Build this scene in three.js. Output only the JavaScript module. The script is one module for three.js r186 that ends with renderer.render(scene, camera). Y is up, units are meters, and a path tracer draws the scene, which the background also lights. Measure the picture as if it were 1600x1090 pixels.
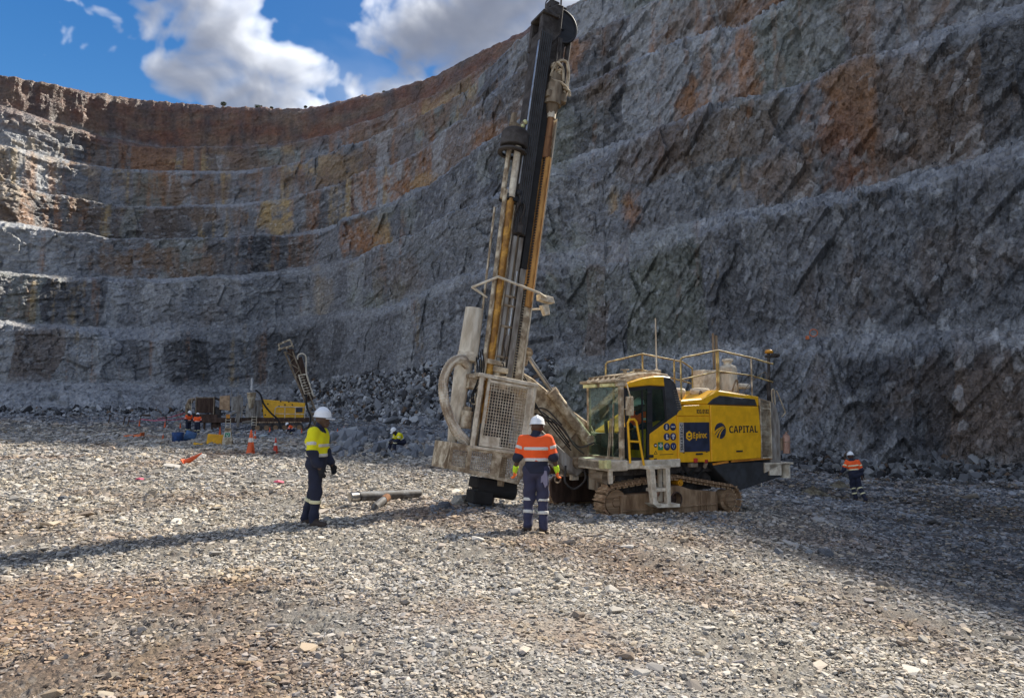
import * as THREE from 'three';
import { mergeGeometries, mergeVertices } from 'three/addons/utils/BufferGeometryUtils.js';
import { ConvexGeometry } from 'three/addons/geometries/ConvexGeometry.js';
import { RoundedBoxGeometry } from 'three/addons/geometries/RoundedBoxGeometry.js';

// ---------------------------------------------------------------- camera, sky, sun, exposure
const scene = new THREE.Scene();
const EYE = new THREE.Vector3(0, 1.82, 0), PITCH = Math.atan2(95, 1100);
const camera = new THREE.PerspectiveCamera(2 * Math.atan(545 / 1100) * 180 / Math.PI, 1600 / 1090, 0.1, 1500);
camera.position.copy(EYE);
camera.rotation.x = PITCH;
scene.add(camera);
const renderer = new THREE.WebGLRenderer({ antialias: true });
renderer.toneMapping = THREE.LinearToneMapping;
renderer.toneMappingExposure = 2.3;
renderer.shadowMap.enabled = true;
renderer.shadowMap.type = THREE.PCFSoftShadowMap;
const RAD = Math.PI / 180, SUN_AZ = 45 * RAD, SUN_EL = 42 * RAD;
const SUN = new THREE.Vector3(Math.sin(SUN_AZ) * Math.cos(SUN_EL), Math.sin(SUN_EL), -Math.cos(SUN_AZ) * Math.cos(SUN_EL));
const sun = new THREE.DirectionalLight(new THREE.Color(1.0, 0.93, 0.82), 3.7);
sun.shadow.radius = 2.2;   // softens the edges of cast shadows
sun.position.copy(SUN).multiplyScalar(200);
sun.castShadow = true;
sun.shadow.mapSize.set(4096, 4096);
Object.assign(sun.shadow.camera, { left: -70, right: 70, top: 70, bottom: -70, near: 1, far: 500 });
scene.add(sun, sun.target);

// ---------------------------------------------------------------- numbers: random, noise
function rng(seed) { let s = seed >>> 0; return () => { s = (s + 0x6D2B79F5) | 0; let t = Math.imul(s ^ (s >>> 15), 1 | s); t = (t + Math.imul(t ^ (t >>> 7), 61 | t)) ^ t; return ((t ^ (t >>> 14)) >>> 0) / 4294967296; }; }
const clamp = (x, a = 0, b = 1) => x < a ? a : x > b ? b : x;
const mix = (a, b, t) => a + (b - a) * t;
const sstep = (a, b, x) => { const t = clamp((x - a) / (b - a)); return t * t * (3 - 2 * t); };
const hash = (x, y, z) => { let h = Math.imul(x, 374761393) ^ Math.imul(y, 668265263) ^ Math.imul(z, 1274126177); h = Math.imul(h ^ (h >>> 13), 1103515245); h ^= h >>> 16; h = Math.imul(h, 2246822519); return (h ^ (h >>> 15)) >>> 0; };
const G3 = []; { const r = rng(5); for (let i = 0; i < 256; i++) { const z = r() * 2 - 1, a = r() * 6.2832, q = Math.sqrt(1 - z * z); G3.push(q * Math.cos(a), q * Math.sin(a), z); } }
function noise(x, y, z) {   // gradient noise, about -0.7 .. 0.7
  const X = Math.floor(x), Y = Math.floor(y), Z = Math.floor(z); x -= X; y -= Y; z -= Z;
  const u = x * x * x * (x * (x * 6 - 15) + 10), v = y * y * y * (y * (y * 6 - 15) + 10), w = z * z * z * (z * (z * 6 - 15) + 10);
  const g = (i, j, k) => { const n = (hash(X + i, Y + j, Z + k) & 255) * 3; return G3[n] * (x - i) + G3[n + 1] * (y - j) + G3[n + 2] * (z - k); };
  const a = mix(g(0, 0, 0), g(1, 0, 0), u), b = mix(g(0, 1, 0), g(1, 1, 0), u), c = mix(g(0, 0, 1), g(1, 0, 1), u), d = mix(g(0, 1, 1), g(1, 1, 1), u);
  return mix(mix(a, b, v), mix(c, d, v), w);
}
function fbm(x, y, z, n = 4) { let s = 0, a = 1, t = 0; for (let i = 0; i < n; i++) { s += a * noise(x, y, z); t += a; a *= 0.5; x = x * 2.03 + 17.1; y = y * 2.03 + 5.3; z = z * 2.03 + 9.7; } return s / t * 1.6; }
const W = { f: 0, d: 0, e: 0, id: 0 };
function facet(x, y, z) {   // each cell of rock is a plane of its own tilt: W.f height, W.d distance to the centre, W.e to the next cell
  const X = Math.floor(x), Y = Math.floor(y), Z = Math.floor(z); let b = 9, b2 = 9, bi = 0, bx = 0, by = 0, bz = 0;
  for (let k = -1; k < 2; k++) for (let j = -1; j < 2; j++) for (let i = -1; i < 2; i++) {
    const h = hash(X + i, Y + j, Z + k), dx = X + i + (h & 1023) / 1023 - x, dy = Y + j + ((h >>> 10) & 1023) / 1023 - y, dz = Z + k + ((h >>> 20) & 1023) / 1023 - z, d = dx * dx + dy * dy + dz * dz;
    if (d < b) { b2 = b; b = d; bi = h; bx = dx; by = dy; bz = dz; } else if (d < b2) b2 = d;
  }
  const n = (Math.imul(bi, 2654435761) >>> 24) * 3;
  W.d = Math.sqrt(b); W.e = Math.sqrt(b2) - W.d; W.id = bi;
  W.f = (G3[n] * bx + G3[n + 1] * by + G3[n + 2] * bz) * 1.1 + (((bi >>> 7) & 255) / 255 - 0.5) * 0.9;
  return W.f;
}
function block(x, y, z) {   // straight joints: rows and columns of blocks, each a tilted plane standing out or back
  const R = Math.floor(y), hr = hash(R, 3, z), u0 = x + (hr & 1023) / 1023 * 7, C0 = Math.floor(u0), j0 = (hash(C0, R, z + 1) & 255) / 255 * 0.6, C = u0 - C0 < j0 - 0.0 ? C0 - 1 : C0, h = hash(C, R, z + 2), u = u0 - C - 0.6, v = y - R - 0.5, n = (h >>> 24) * 3;
  W.id = h; W.e = Math.min(Math.abs(v - 0.5), Math.abs(v + 0.5)); return W.f = G3[n] * u * 0.7 + G3[n + 1] * v * 0.9 + (((h >>> 7) & 255) / 255 - 0.5) * 0.9;
}
function facet2(x, y) {   // the same in the plane: stones on the ground
  const X = Math.floor(x), Y = Math.floor(y); let b = 9, b2 = 9, bi = 0, bx = 0, by = 0;
  for (let j = -1; j < 2; j++) for (let i = -1; i < 2; i++) {
    const h = hash(X + i, Y + j, 77), dx = X + i + (h & 1023) / 1023 - x, dy = Y + j + ((h >>> 10) & 1023) / 1023 - y, d = dx * dx + dy * dy;
    if (d < b) { b2 = b; b = d; bi = h; bx = dx; by = dy; } else if (d < b2) b2 = d;
  }
  const n = (Math.imul(bi, 2654435761) >>> 24) * 3;
  W.d = Math.sqrt(b); W.e = Math.sqrt(b2) - W.d; W.id = bi; W.f = G3[n] * bx + G3[n + 1] * by + (((bi >>> 7) & 255) / 255 - 0.5) * 0.8;
  return W.f;
}
const dirOf = (px, py) => { const x = (px - 800) / 1100, y = (545 - py) / 1100, c = Math.cos(PITCH), s = Math.sin(PITCH); return new THREE.Vector3(x, y * c + s, y * s - c); };   // direction of a measured point of the view
const azel = (px, py) => { const d = dirOf(px, py); return [Math.atan2(d.x, -d.z), Math.atan2(d.y, Math.hypot(d.x, d.z))]; };
const tone = (hex) => new THREE.Color(hex);

const SKYW = 4096;
// ---------------------------------------------------------------- sky: blue air with cumulus, computed by direction
{
  const w = SKYW, h = SKYW / 2, data = new Float32Array(w * h * 4);
  // [azimuth, elevation, half width, half height, thickness, turn] of the cloud masses, degrees
  const masses = [[-24.2, 29.8, 3.6, 2.6, 1.25, 0], [-22.6, 26.6, 5.2, 2.6, 1.2, 0], [-18.2, 25.6, 3.8, 2.0, 1.2, -12], [-25.5, 24.2, 3.0, 2.0, 1.1, 0], [-21, 23.4, 6.0, 1.9, 1.35, -4], [-32, 26.6, 4, 0.8, 0.62, -22], [-29, 27.8, 3, 0.7, 0.6, -25], [-30.5, 24.6, 4, 0.9, 0.55, 10],
    [-13.6, 24.5, 3.2, 1.5, 0.75, 0], [-18, 33.4, 4, 1.3, 0.9, 8], [-4.2, 29.6, 7.2, 4.0, 1.4, 12], [-13, 30.5, 3.5, 0.9, 0.6, -20], [-11.5, 28.5, 2.5, 0.6, 0.55, 30], [-7.5, 25.4, 4.5, 1.6, 0.9, 14], [-11, 27, 3.2, 1.7, 0.62, 0], [-9, 32.6, 8, 2.0, 0.85, 0], [2, 33, 7, 4, 1.3, 0], [-9, 24.6, 5, 2.0, 0.8, 0], [5.8, 26.0, 3.5, 2, 0.85, 0]];
  const dens = (a, e) => {
    const A = a / RAD, E = e / RAD;
    const u = A * Math.cos(e);
    let env = 0.30 + (0.50 + 0.7 * noise(A * 0.05 + 3.3, E * 0.09 + 1.7, 2.2)) * sstep(30, 42, Math.hypot(A * 0.8, E - 22));  // cloud cover thickened out of view for more fill light
    if (Math.abs(A) < 50) for (const [ma, me, rw, rh, th, tu] of masses) {
      const t = tu * RAD, dx = (A - ma) * 0.9, dy = E - me, p = (dx * Math.cos(t) + dy * Math.sin(t)) / rw, q = (dy * Math.cos(t) - dx * Math.sin(t)) / rh, r = p * p + q * q;
      if (r < 4) env = Math.max(env, th * (1 - 0.45 * r));
    }
    if (env < -0.2) return 0;
    const x = A * 0.9, y = E * 1.05, wx = noise(x * 0.25, y * 0.25, 9.1) * 1.1;
    const f = fbm(x * 0.30 + wx, y * 0.36 + wx * 0.6, 4.4, 7), b = 1 - Math.abs(noise(x * 0.55, y * 0.62, 1.3)) * 2.2;
    return clamp(env + f * 0.80 + b * 0.20 - 0.76, 0, 1.4);
  };
  for (let j = 0; j < h; j++) {
    const el = (j + 0.5) / h * Math.PI - Math.PI / 2;
    for (let i = 0; i < w; i++) {
      const fine = el < 0.66 && Math.cos(((i + 0.5) / w - 0.5) * 2 * Math.PI + Math.PI / 2) > 0.68;   // the rest of the sky is kept at a quarter of the detail
      if (!fine && ((i & 3) || (j & 3)) && el > 0.1) { const o = (j * w + i) * 4, q = ((j & ~3) * w + (i & ~3)) * 4; if (data[q + 3]) { data[o] = data[q]; data[o + 1] = data[q + 1]; data[o + 2] = data[q + 2]; data[o + 3] = 1; continue; } }
      const th = ((i + 0.5) / w - 0.5) * 2 * Math.PI, az = Math.atan2(Math.cos(th), -Math.sin(th));
      const o = (j * w + i) * 4; data[o + 3] = 1;
      if (el < -0.02) { data[o] = 0.2; data[o + 1] = 0.19; data[o + 2] = 0.18; continue; }
      const E = el / RAD, hz = Math.exp(-Math.max(0, E - 16) / 9), cs = Math.sin(el) * Math.sin(SUN_EL) + Math.cos(el) * Math.cos(SUN_EL) * Math.cos(az - SUN_AZ), gl = Math.exp(-Math.acos(clamp(cs, -1, 1)) / 0.26);
      let r = mix(0.006, 0.065, hz * 0.8) + 0.34 * gl, g = mix(0.062, 0.18, hz * 0.8) + 0.32 * gl, b = mix(0.205, 0.35, hz * 0.8) + 0.26 * gl;
      const ax = ((az / RAD + 540) % 360 - 180) * Math.cos(el), veil = 0.55 * clamp(fbm(ax * 0.07 + 4, E * 0.16 + ax * 0.03, 21, 5) * 1.1 + 0.10) * sstep(-26, -6, ax < 60 ? ax : 60);   // thin high haze
      r = mix(r, 0.30, veil); g = mix(g, 0.335, veil); b = mix(b, 0.40, veil);
      const d = dens(az, el);
      if (d > 0) {
        const a = 1 - Math.exp(-d * 3.9);
        const t = dens(az + 0.012, el + 0.012) * 0.8 + dens(az + 0.032, el + 0.03) * 0.8 + dens(az + 0.06, el + 0.055) * 0.7;
        const l = Math.exp(-t * 1.75), front = 1 + 1.75 * sstep(0.45, -0.7, cs), c0 = (0.085 + 0.52 * l) * front;  // clouds opposite the sun brightened out of view to lift the fill light
        const cr = c0 * 0.98 + 0.008, cg = c0 * 0.985 + 0.02, cb = c0 * 0.98 + 0.055;
        r = mix(r, cr, a); g = mix(g, cg, a); b = mix(b, cb, a);
      }
      data[o] = r; data[o + 1] = g; data[o + 2] = b;
    }
  }
  const t = new THREE.DataTexture(data, w, h, THREE.RGBAFormat, THREE.FloatType);
  t.mapping = THREE.EquirectangularReflectionMapping; t.magFilter = t.minFilter = THREE.LinearFilter; t.needsUpdate = true;
  scene.background = t; scene.environment = t;
}

// ---------------------------------------------------------------- naming
const taken = {};
const numbered = (n) => { const k = taken[n] = (taken[n] ?? -1) + 1; return k ? n + '_' + String(k).padStart(3, '0') : n; };
function tag(o, label, category, group) { o.userData = { label, category }; if (group) o.userData.group = group; return o; }
function thing(name, label, category, pos = [0, 0, 0], turn = 0, group) { const o = new THREE.Group(); o.name = numbered(name); scene.add(o); o.position.set(...pos); o.rotation.y = turn; return tag(o, label, category, group); }
function mesh(name, geo, mat, parent) { const m = new THREE.Mesh(Array.isArray(geo) ? join(geo) : geo, mat); m.name = parent ? name : numbered(name); m.castShadow = m.receiveShadow = true; (parent || scene).add(m); return m; }
function join(list) { const l = list.map((g) => { g = g.index ? g.toNonIndexed() : g; for (const k of Object.keys(g.attributes)) if (!['position', 'normal', 'uv'].includes(k)) g.deleteAttribute(k); if (!g.attributes.uv) g.setAttribute('uv', new THREE.BufferAttribute(new Float32Array(g.attributes.position.count * 2), 2)); return g; }); return l.length > 1 ? mergeGeometries(l) : l[0]; }
// ---------------------------------------------------------------- the pit: benches of blasted rock round the floor
const floorLow = (x) => { const v = 0.14 * 1.5 * Math.log(1 + Math.exp(Math.min(x / 1.5, 30))); return -2 * Math.tanh(v / 2); };
const RIG = { x: 1.9975, y: -0.462, z: -14.9, yaw: 27 * RAD };
function ground0(x, z) {   // the floor without its stones
  const r = Math.hypot(x, z);
  let y = floorLow(x) + 0.75 * sstep(50, 130, r) * sstep(0, -40, x);
  y += fbm(x * 0.11, z * 0.11, 3.3, 3) * 0.16 * sstep(2, 14, r) + fbm(x * 0.5, z * 0.5, 8.1, 3) * 0.05 * sstep(3, 8, r);
  const dx = x - RIG.x, dz = z - RIG.z, c = Math.cos(RIG.yaw), s = Math.sin(RIG.yaw), lx = dx * c - dz * s, lz = dx * s + dz * c;   // the rig's own axes: rear, near side
  const k = sstep(2.2, 0.4, Math.max(Math.abs(lx - 1.7) - 1.9, Math.abs(lz + 1.2) - 1.4));
  y = mix(y, RIG.y + 0.03 - 0.045 * lx, k);
  y += 0.10 * Math.exp(-((lz - 0.42) ** 2) / 0.06) * sstep(-0.9, 0.2, lx) * sstep(5, 3.2, lx) * (0.7 + noise(x * 2.2, z * 2.2, 1) * 1.2);   // spoil along the near track
  return y;
}
const lineE = [6.4, 18, 30, 42, 54, 66, 76, 88];
// crest lines of the benches as measured from the camera: bearing (through x) and height above the horizon
const crest = [
  [[-150, 600], [0, 598], [150, 600], [300, 603], [480, 606], [560, 596], [640, 585], [760, 575], [880, 572], [1000, 560], [1110, 548], [1220, 535], [1300, 522], [1400, 518], [1600, 515], [1750, 515]],
  [[-150, 490], [0, 502], [100, 508], [200, 513], [300, 510], [420, 500], [520, 490], [620, 473], [690, 440], [760, 412], [860, 393], [1010, 362], [1180, 322], [1300, 298], [1400, 278], [1500, 252], [1600, 222], [1750, 180]],
  [[-150, 420], [0, 424], [100, 432], [200, 437], [330, 433], [440, 420], [530, 410], [600, 398], [690, 350], [760, 312], [850, 262], [950, 228], [1061, 192], [1178, 164], [1270, 128], [1366, 90], [1460, 50], [1553, 14], [1750, -60]],
  [[-150, 335], [0, 342], [100, 366], [200, 378], [300, 385], [400, 376], [530, 348], [640, 310], [740, 235], [850, 158], [940, 120], [1023, 94], [1100, 68], [1178, 42], [1272, 0], [1450, -90], [1750, -220]],
  [[-150, 262], [0, 284], [100, 312], [180, 322], [250, 322], [400, 315], [520, 292], [600, 262], [700, 215], [800, 140], [897, 82], [1005, 14], [1200, -110], [1450, -260], [1750, -420]],
  [[-150, 200], [0, 222], [70, 240], [150, 262], [300, 268], [440, 262], [540, 240], [640, 205], [740, 150], [830, 105], [900, 66], [960, 25], [1200, -190], [1450, -400], [1750, -640]],
  [[-150, 140], [0, 160], [150, 212], [250, 230], [420, 232], [520, 215], [640, 180], [740, 130], [830, 92], [900, 56], [955, 10], [1200, -230], [1450, -470], [1750, -760]],
  [[-150, 112], [0, 124], [100, 138], [200, 152], [350, 164], [460, 170], [560, 151], [640, 134], [740, 110], [840, 80], [900, 46], [950, 5], [1200, -270], [1450, -540], [1750, -860]],
].map((l, k) => {
  const a = l.map(([x, y]) => { const [az, el] = azel(x, y); return [az, (lineE[k] - EYE.y) / Math.tan(el)]; });
  const z = a[a.length - 1], y0 = a[0];
  a.push([z[0] + 0.25, z[1] * 1.0 + 1], [z[0] + 0.6, z[1] * 1.02 + 4], [z[0] + 1.1, z[1] * 1.1 + 10]);   // the pit closes to the right, behind the picture's edge
  a.unshift([y0[0] - 0.9, y0[1] * 0.75], [y0[0] - 0.35, y0[1] * 0.9]);
  return a;
});
function lerpLine(l, az) { if (az <= l[0][0]) return l[0][1]; for (let i = 1; i < l.length; i++) if (az < l[i][0]) { const t = (az - l[i - 1][0]) / (l[i][0] - l[i - 1][0]); return mix(l[i - 1][1], l[i][1], t); } return l[l.length - 1][1]; }
const smoothLine = (l, az, w = 0.03) => (lerpLine(l, az - w) + 2 * lerpLine(l, az - w / 2) + 2 * lerpLine(l, az) + 2 * lerpLine(l, az + w / 2) + lerpLine(l, az + w)) / 8;
const skyline = (az) => mix(60, mix(35.0, 36.5, sstep(0.6, 0.95, az)), sstep(0.10, 0.2, az)) * RAD;   // unseen rim on the right, lowered to place the edge of the wall shadow
function column(az) {   // [distance, height] of floor toe and the eight crests on this bearing
  const out = []; let prev = 0;
  crest.forEach((l, k) => { let d = smoothLine(l, az), y = lineE[k]; const wob = fbm(az * 14 + k * 9.1, k * 3.7, 0.5, 3);
    if (k && d < prev + 2.2) { y = EYE.y + (y - EYE.y) * (prev + 2.2) / d; d = prev + 2.2; }
    if (k < 7) { y += wob * 1.1 * (k ? 1 : 0.5); d += wob * 1.3; }
    if (d < prev + 1.5) d = prev + 1.5;
    const cap = EYE.y + d * Math.tan(skyline(az)) - (7 - k) * 2.2; if (k > 2 && y > cap) y = Math.max(cap, out[k - 1][1] + 1.5);
    out.push([d, y]); prev = d; });
  const dt = out[0][0] - mix(16, 4, sstep(-0.34, 0.0, az)) - fbm(az * 9, 3, 3, 3) * 1.6;
  out.unshift([dt, ground0(dt * Math.sin(az), -dt * Math.cos(az)) - 0.5]);
  return out;
}
const COL = { grey: [0.255, 0.261, 0.270], dark: [0.055, 0.054, 0.055], pale: [0.47, 0.475, 0.47], green: [0.24, 0.255, 0.20], brown: [0.20, 0.135, 0.088], rust: [0.30, 0.145, 0.062], ochre: [0.42, 0.29, 0.125], red: [0.150, 0.064, 0.040], tan: [0.40, 0.32, 0.22] };
const blend = (c, d, t) => { c[0] += (d[0] - c[0]) * t; c[1] += (d[1] - c[1]) * t; c[2] += (d[2] - c[2]) * t; };
// stained rock, and sunlit crests painted tan at far left: [x, y, half width, half height, colour, strength] where it was seen
const stainsAndSun = [[985, 335, 38, 34, 'rust', 1], [960, 320, 16, 30, 'ochre', .6], [1080, 165, 40, 45, 'rust', .9], [1140, 130, 34, 60, 'rust', .8], [1345, 200, 44, 85, 'rust', .95], [1330, 235, 30, 55, 'red', .7], [1200, 280, 60, 40, 'brown', .7], [1130, 275, 25, 50, 'ochre', .5], [1400, 130, 60, 60, 'brown', .5], [1350, 40, 80, 60, 'brown', .6], [1200, 30, 40, 40, 'rust', .5], [1060, 60, 70, 40, 'brown', .6], [1015, 90, 40, 30, 'rust', .5], [930, 130, 30, 40, 'brown', .5], [905, 85, 22, 36, 'rust', .9], [1480, 200, 60, 60, 'brown', .3],
  [635, 300, 45, 26, 'rust', 1], [660, 285, 22, 14, 'ochre', .5], [575, 378, 34, 24, 'rust', 1], [605, 370, 14, 24, 'ochre', .6], [430, 322, 20, 20, 'ochre', 1], [428, 350, 26, 12, 'ochre', .9], [340, 340, 40, 12, 'brown', .8], [500, 262, 60, 20, 'ochre', .75], [450, 285, 60, 18, 'brown', .8], [560, 265, 40, 30, 'brown', .7], [275, 252, 14, 9, 'ochre', .9], [345, 238, 22, 6, 'ochre', .7], [445, 232, 30, 8, 'ochre', .7], [180, 412, 34, 20, 'brown', .9], [280, 412, 55, 22, 'brown', 1], [330, 300, 60, 18, 'brown', .9], [400, 262, 70, 22, 'brown', .8], [230, 295, 60, 14, 'brown', .6], [110, 255, 12, 10, 'rust', .9], [60, 245, 80, 22, 'tan', .6], [30, 228, 50, 12, 'tan', .9], [30, 300, 60, 10, 'tan', .8], [90, 200, 40, 10, 'tan', .7], [120, 312, 20, 8, 'tan', .6],  // tan strips: sunlight on the left bench tops put into the colour
  [770, 215, 40, 30, 'rust', .8], [740, 175, 60, 25, 'brown', .9], [680, 190, 60, 22, 'brown', .8], [690, 160, 60, 14, 'rust', .6], [600, 210, 50, 22, 'brown', .9], [820, 180, 40, 30, 'brown', .6], [880, 200, 30, 60, 'green', .5], [890, 390, 70, 40, 'green', .6], [940, 450, 90, 60, 'green', .5], [580, 470, 40, 30, 'green', .6], [620, 330, 40, 20, 'green', .4], [505, 460, 14, 34, 'ochre', .35], [620, 440, 40, 30, 'brown', .4], [780, 260, 30, 30, 'green', .5], [430, 470, 60, 20, 'pale', .35], [290, 440, 60, 30, 'pale', .4], [1180, 370, 60, 50, 'pale', .25], [700, 300, 50, 40, 'pale', .3], [900, 320, 50, 40, 'pale', .3], [1430, 430, 120, 60, 'brown', .35], [1500, 640, 140, 70, 'brown', .3]]
  .map(([x, y, w, h, c, s]) => { const [a, e] = azel(x, y), te = Math.tan(e), cc = column(a); let k = 0; while (k < 7 && (cc[k + 1][1] - EYE.y) / cc[k + 1][0] < te) k++; return [a, te, w / 1100, h / 1100, COL[c], s, h < 56 ? k : -1]; });
// chipped rock too fine for the mesh: tilted chips, in a tile; the same as pale and dark grit
const TS = 1024, td = new Uint8Array(TS * TS * 4), gd = new Uint8Array(TS * TS * 4), per = (x, y, n, sd) => { const X = Math.floor(x), Y = Math.floor(y); let b = 9, bi = 0, bx = 0, by = 0; for (let j = -1; j < 2; j++) for (let i = -1; i < 2; i++) { const h = hash((X + i + n) % n, (Y + j + n) % n, sd), dx = X + i + (h & 1023) / 1023 - x, dy = Y + j + ((h >>> 10) & 1023) / 1023 - y, d = dx * dx + dy * dy; if (d < b) { b = d; bi = h; bx = dx; by = dy; } } const g = (Math.imul(bi, 2654435761) >>> 24) * 3; per.id = bi; return G3[g] * bx + G3[g + 1] * by + (((bi >>> 7) & 255) / 255 - 0.5) * 0.5; };
  for (let y = 0; y < TS; y++) for (let x = 0; x < TS; x++) { const u = x / TS, v = y / TS, s1 = per(u * 12, v * 12, 12, 3) * 0.5 + per(u * 27, v * 27, 27, 4) * 0.28 + per(u * 60, v * 60, 60, 6) * 0.14, o = (y * TS + x) * 4, gr = 255 * clamp(0.62 + 0.38 * ((per.id >>> 9) & 255) / 255 - 0.12 * (hash(x, y, 5) & 255) / 255); gd[o] = gd[o + 1] = gd[o + 2] = gr; gd[o + 3] = 255; td[o] = td[o + 1] = td[o + 2] = 255 * clamp(0.5 + s1 * 0.6); td[o + 3] = 255; }
  const chips = new THREE.DataTexture(td, TS, TS); chips.magFilter = THREE.LinearFilter; chips.wrapS = chips.wrapT = THREE.RepeatWrapping; chips.needsUpdate = true;
const grit = new THREE.DataTexture(gd, TS, TS); grit.colorSpace = THREE.SRGBColorSpace; grit.magFilter = THREE.LinearFilter; grit.wrapS = grit.wrapT = THREE.RepeatWrapping; grit.needsUpdate = true;
{
  const rows = [76, 100, 90, 80, 68, 56, 46, 46];
  const az = []; for (let a = -1.5; a < 2.1;) { az.push(a); const o = Math.max(0, a - 0.70, -0.68 - a); a += o > 0 ? 0.004 + o * 0.03 : 0.00098; }
  const cols = az.map(column), N = az.length, arc = [0]; for (let i = 1; i < N; i++) arc.push(arc[i - 1] + (az[i] - az[i - 1]) * 0.5 * (cols[i][4][0] + cols[i - 1][4][0]) * 0.95);
  const pit = new THREE.Group(); pit.name = 'pit_wall'; pit.userData = { kind: 'structure' }; scene.add(pit);
  const mat = new THREE.MeshStandardMaterial({ vertexColors: true, roughness: 0.5, bumpMap: chips, bumpScale: 0.55 });
  const D = [0.86, 0.51], skewC = Math.cos(0.80), skewS = Math.sin(0.80);
  rows.forEach((R, k) => {
    const last = k === 7 ? 10 : 0, M = R + 1 + last, pos = new Float32Array(N * M * 3), col = new Float32Array(N * M * 3), uvs = new Float32Array(N * M * 2);
    for (let i = 0; i < N; i++) {
      const a = az[i], [d0, y0] = cols[i][k], [d1, y1] = cols[i][k + 1], gap = d1 - d0, b = k ? Math.min(4, gap * 0.36) : 0, sa = Math.sin(a), ca = Math.cos(a);
      const inFrame = Math.abs(a) < 0.72, H = arc[i];   // metres along the wall
      const slump = Math.min(0.91, 0.82 + 0.18 * fbm(H * 0.05, k * 7.7, 1.1, 3));   // where the broken top of the bench begins
      for (let j = 0; j < M; j++) {
        let t = Math.min(1, j / R), d, y, rub;
        const sk = a + noise(H * 0.035, 3.3, 8.8) * 0.35 > -0.03 ? 0.72 : 0.12, cS = Math.cos(sk), sS = Math.sin(sk);
        if (t < 0.06 && k) { d = d0 + b * t / 0.06; y = y0; rub = 1; }
        else {
          const u = k ? (t - 0.06) / 0.94 : t;
          const hx = u < slump ? u * 0.10 / slump : 0.10 + Math.pow((u - slump) / (1 - slump), 1.3) * 0.90;
          const foot = k ? 0.14 : 0.3;   // scree at the foot of the face
          d = d0 + b + (gap - b) * (k ? hx : Math.pow(u, 0.8)); y = y0 + (y1 - y0) * u; rub = Math.max(sstep(slump - 0.06, slump + 0.08, u), sstep(foot, 0, u));
          if (k === 0) rub = Math.max(rub, sstep(0.04, -0.04, a));
        }
        if (j > R) { d = d1 + (j - R) * 4; y = y1 + (j - R) * 0.15; rub = 0.3; }
        let x = d * sa, z = -d * ca;
        // broken rock: displacement along the face's own outward direction
        const soil = k >= 7 ? 0.5 + 0.5 * sstep(0, 0.2, t) : k === 6 ? sstep(0.2, 1, t) * 0.5 : 0;
        const wx = noise(H * 0.05, y * 0.05, 3) * 2.5, wy = noise(H * 0.05 + 30, y * 0.05, 3) * 2.5, p = (H + wx) * cS + (y + wy) * sS, q = (y + wy) * cS - (H + wx) * sS, r = d;
        const env = k === 7 ? 1 : 0.3 + 0.7 * sstep(0.04, 0.2, t) * sstep(1.0, 0.86, t);
        let o = fbm(H * 0.055, y * 0.03, r * 0.05, 3) * 1.7 * (1 - soil * 0.5), fine = 0;
        const f1 = facet(p * 0.19, q * 0.22, r * 0.16); o += f1 * 0.62 * (1 - soil * 0.6); const c1 = W.e, i1 = W.id;
        block(p * 0.34 + 7, q * 0.62, 5); const f2 = W.f, c2 = W.e, i2 = W.id; o += f2 * 0.62 * (1 - 0.45 * rub) * (1 - soil * 0.6);
        let f3 = 0, c3 = 0.5, i3 = 0, f4 = 0;
        if (inFrame) { facet(p * 1.2 + 3, q * 1.75, r * 1.2); f3 = W.f; c3 = W.e; i3 = W.id; fine += (f3 * (0.21 + 0.08 * rub) - 0.05 * sstep(0.12, 0, c3)) * (1 - soil * 0.5); if (d < 120) { block(p * 1.9, q * 3.1 + 2, 40); f4 = W.f; fine += f4 * (0.15 + 0.06 * rub); } }
        const gr = fbm(H * 0.85, y * 0.06, 2.2, 3); o += gr * (k < 2 ? 0.12 : 0.24) * (1 - rub) * sstep(-0.2, 0.5, fbm(H * 0.06, y * 0.05, 7, 2)) + soil * fbm(H * 0.5, y * 0.08, 5, 3) * 0.9;   // half barrels and gullies
        const up = mix(0.25, 0.8, rub);
        const oo = o * env + fine * mix(0.7, 1, env);
        x -= sa * oo * (1 - up * 0.5); z += ca * oo * (1 - up * 0.5); y += oo * up * 0.8;
        const n = (i * M + j) * 3; pos[n] = x; pos[n + 1] = y; pos[n + 2] = z; uvs[(i * M + j) * 2] = (H + y * 0.35) / 6; uvs[(i * M + j) * 2 + 1] = (y + (d - d0) * 0.7 - H * 0.2) / 6;
        // colour: what the rock is, plus painted sun and glints
        const c = [...COL.grey], big = fbm(H * 0.035, y * 0.05, 1.5, 3), st = fbm(H * 0.5, y * 0.05 + k * 4, 6.6, 3), mid = fbm(p * 0.12, q * 0.3, 4.4, 4);
        blend(c, COL.dark, clamp(0.30 + big * 0.55 + (((i2 >>> 3) & 255) / 255 - 0.5) * 0.5 - rub * 0.40 + (1 - rub) * 0.16 + st * 0.45 * (1 - rub), 0, 0.85));
        blend(c, COL.pale, clamp(mid * 0.9 - 0.12 + (((i3 >>> 5) & 255) / 255 - 0.5) * 0.35 + rub * 0.30, 0, 0.8));
        blend(c, COL.green, clamp(fbm(H * 0.05, y * 0.06, 12.5, 3) * 1.2 - 0.25, 0, 0.5));
        blend(c, COL.brown, clamp(fbm(H * 0.06 + 20, y * 0.09, 22.5, 3) * 1.6 - 0.25 + st * 0.5 + (k - 3) * 0.05, 0, 0.75) * (1 - 0.6 * rub));
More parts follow.
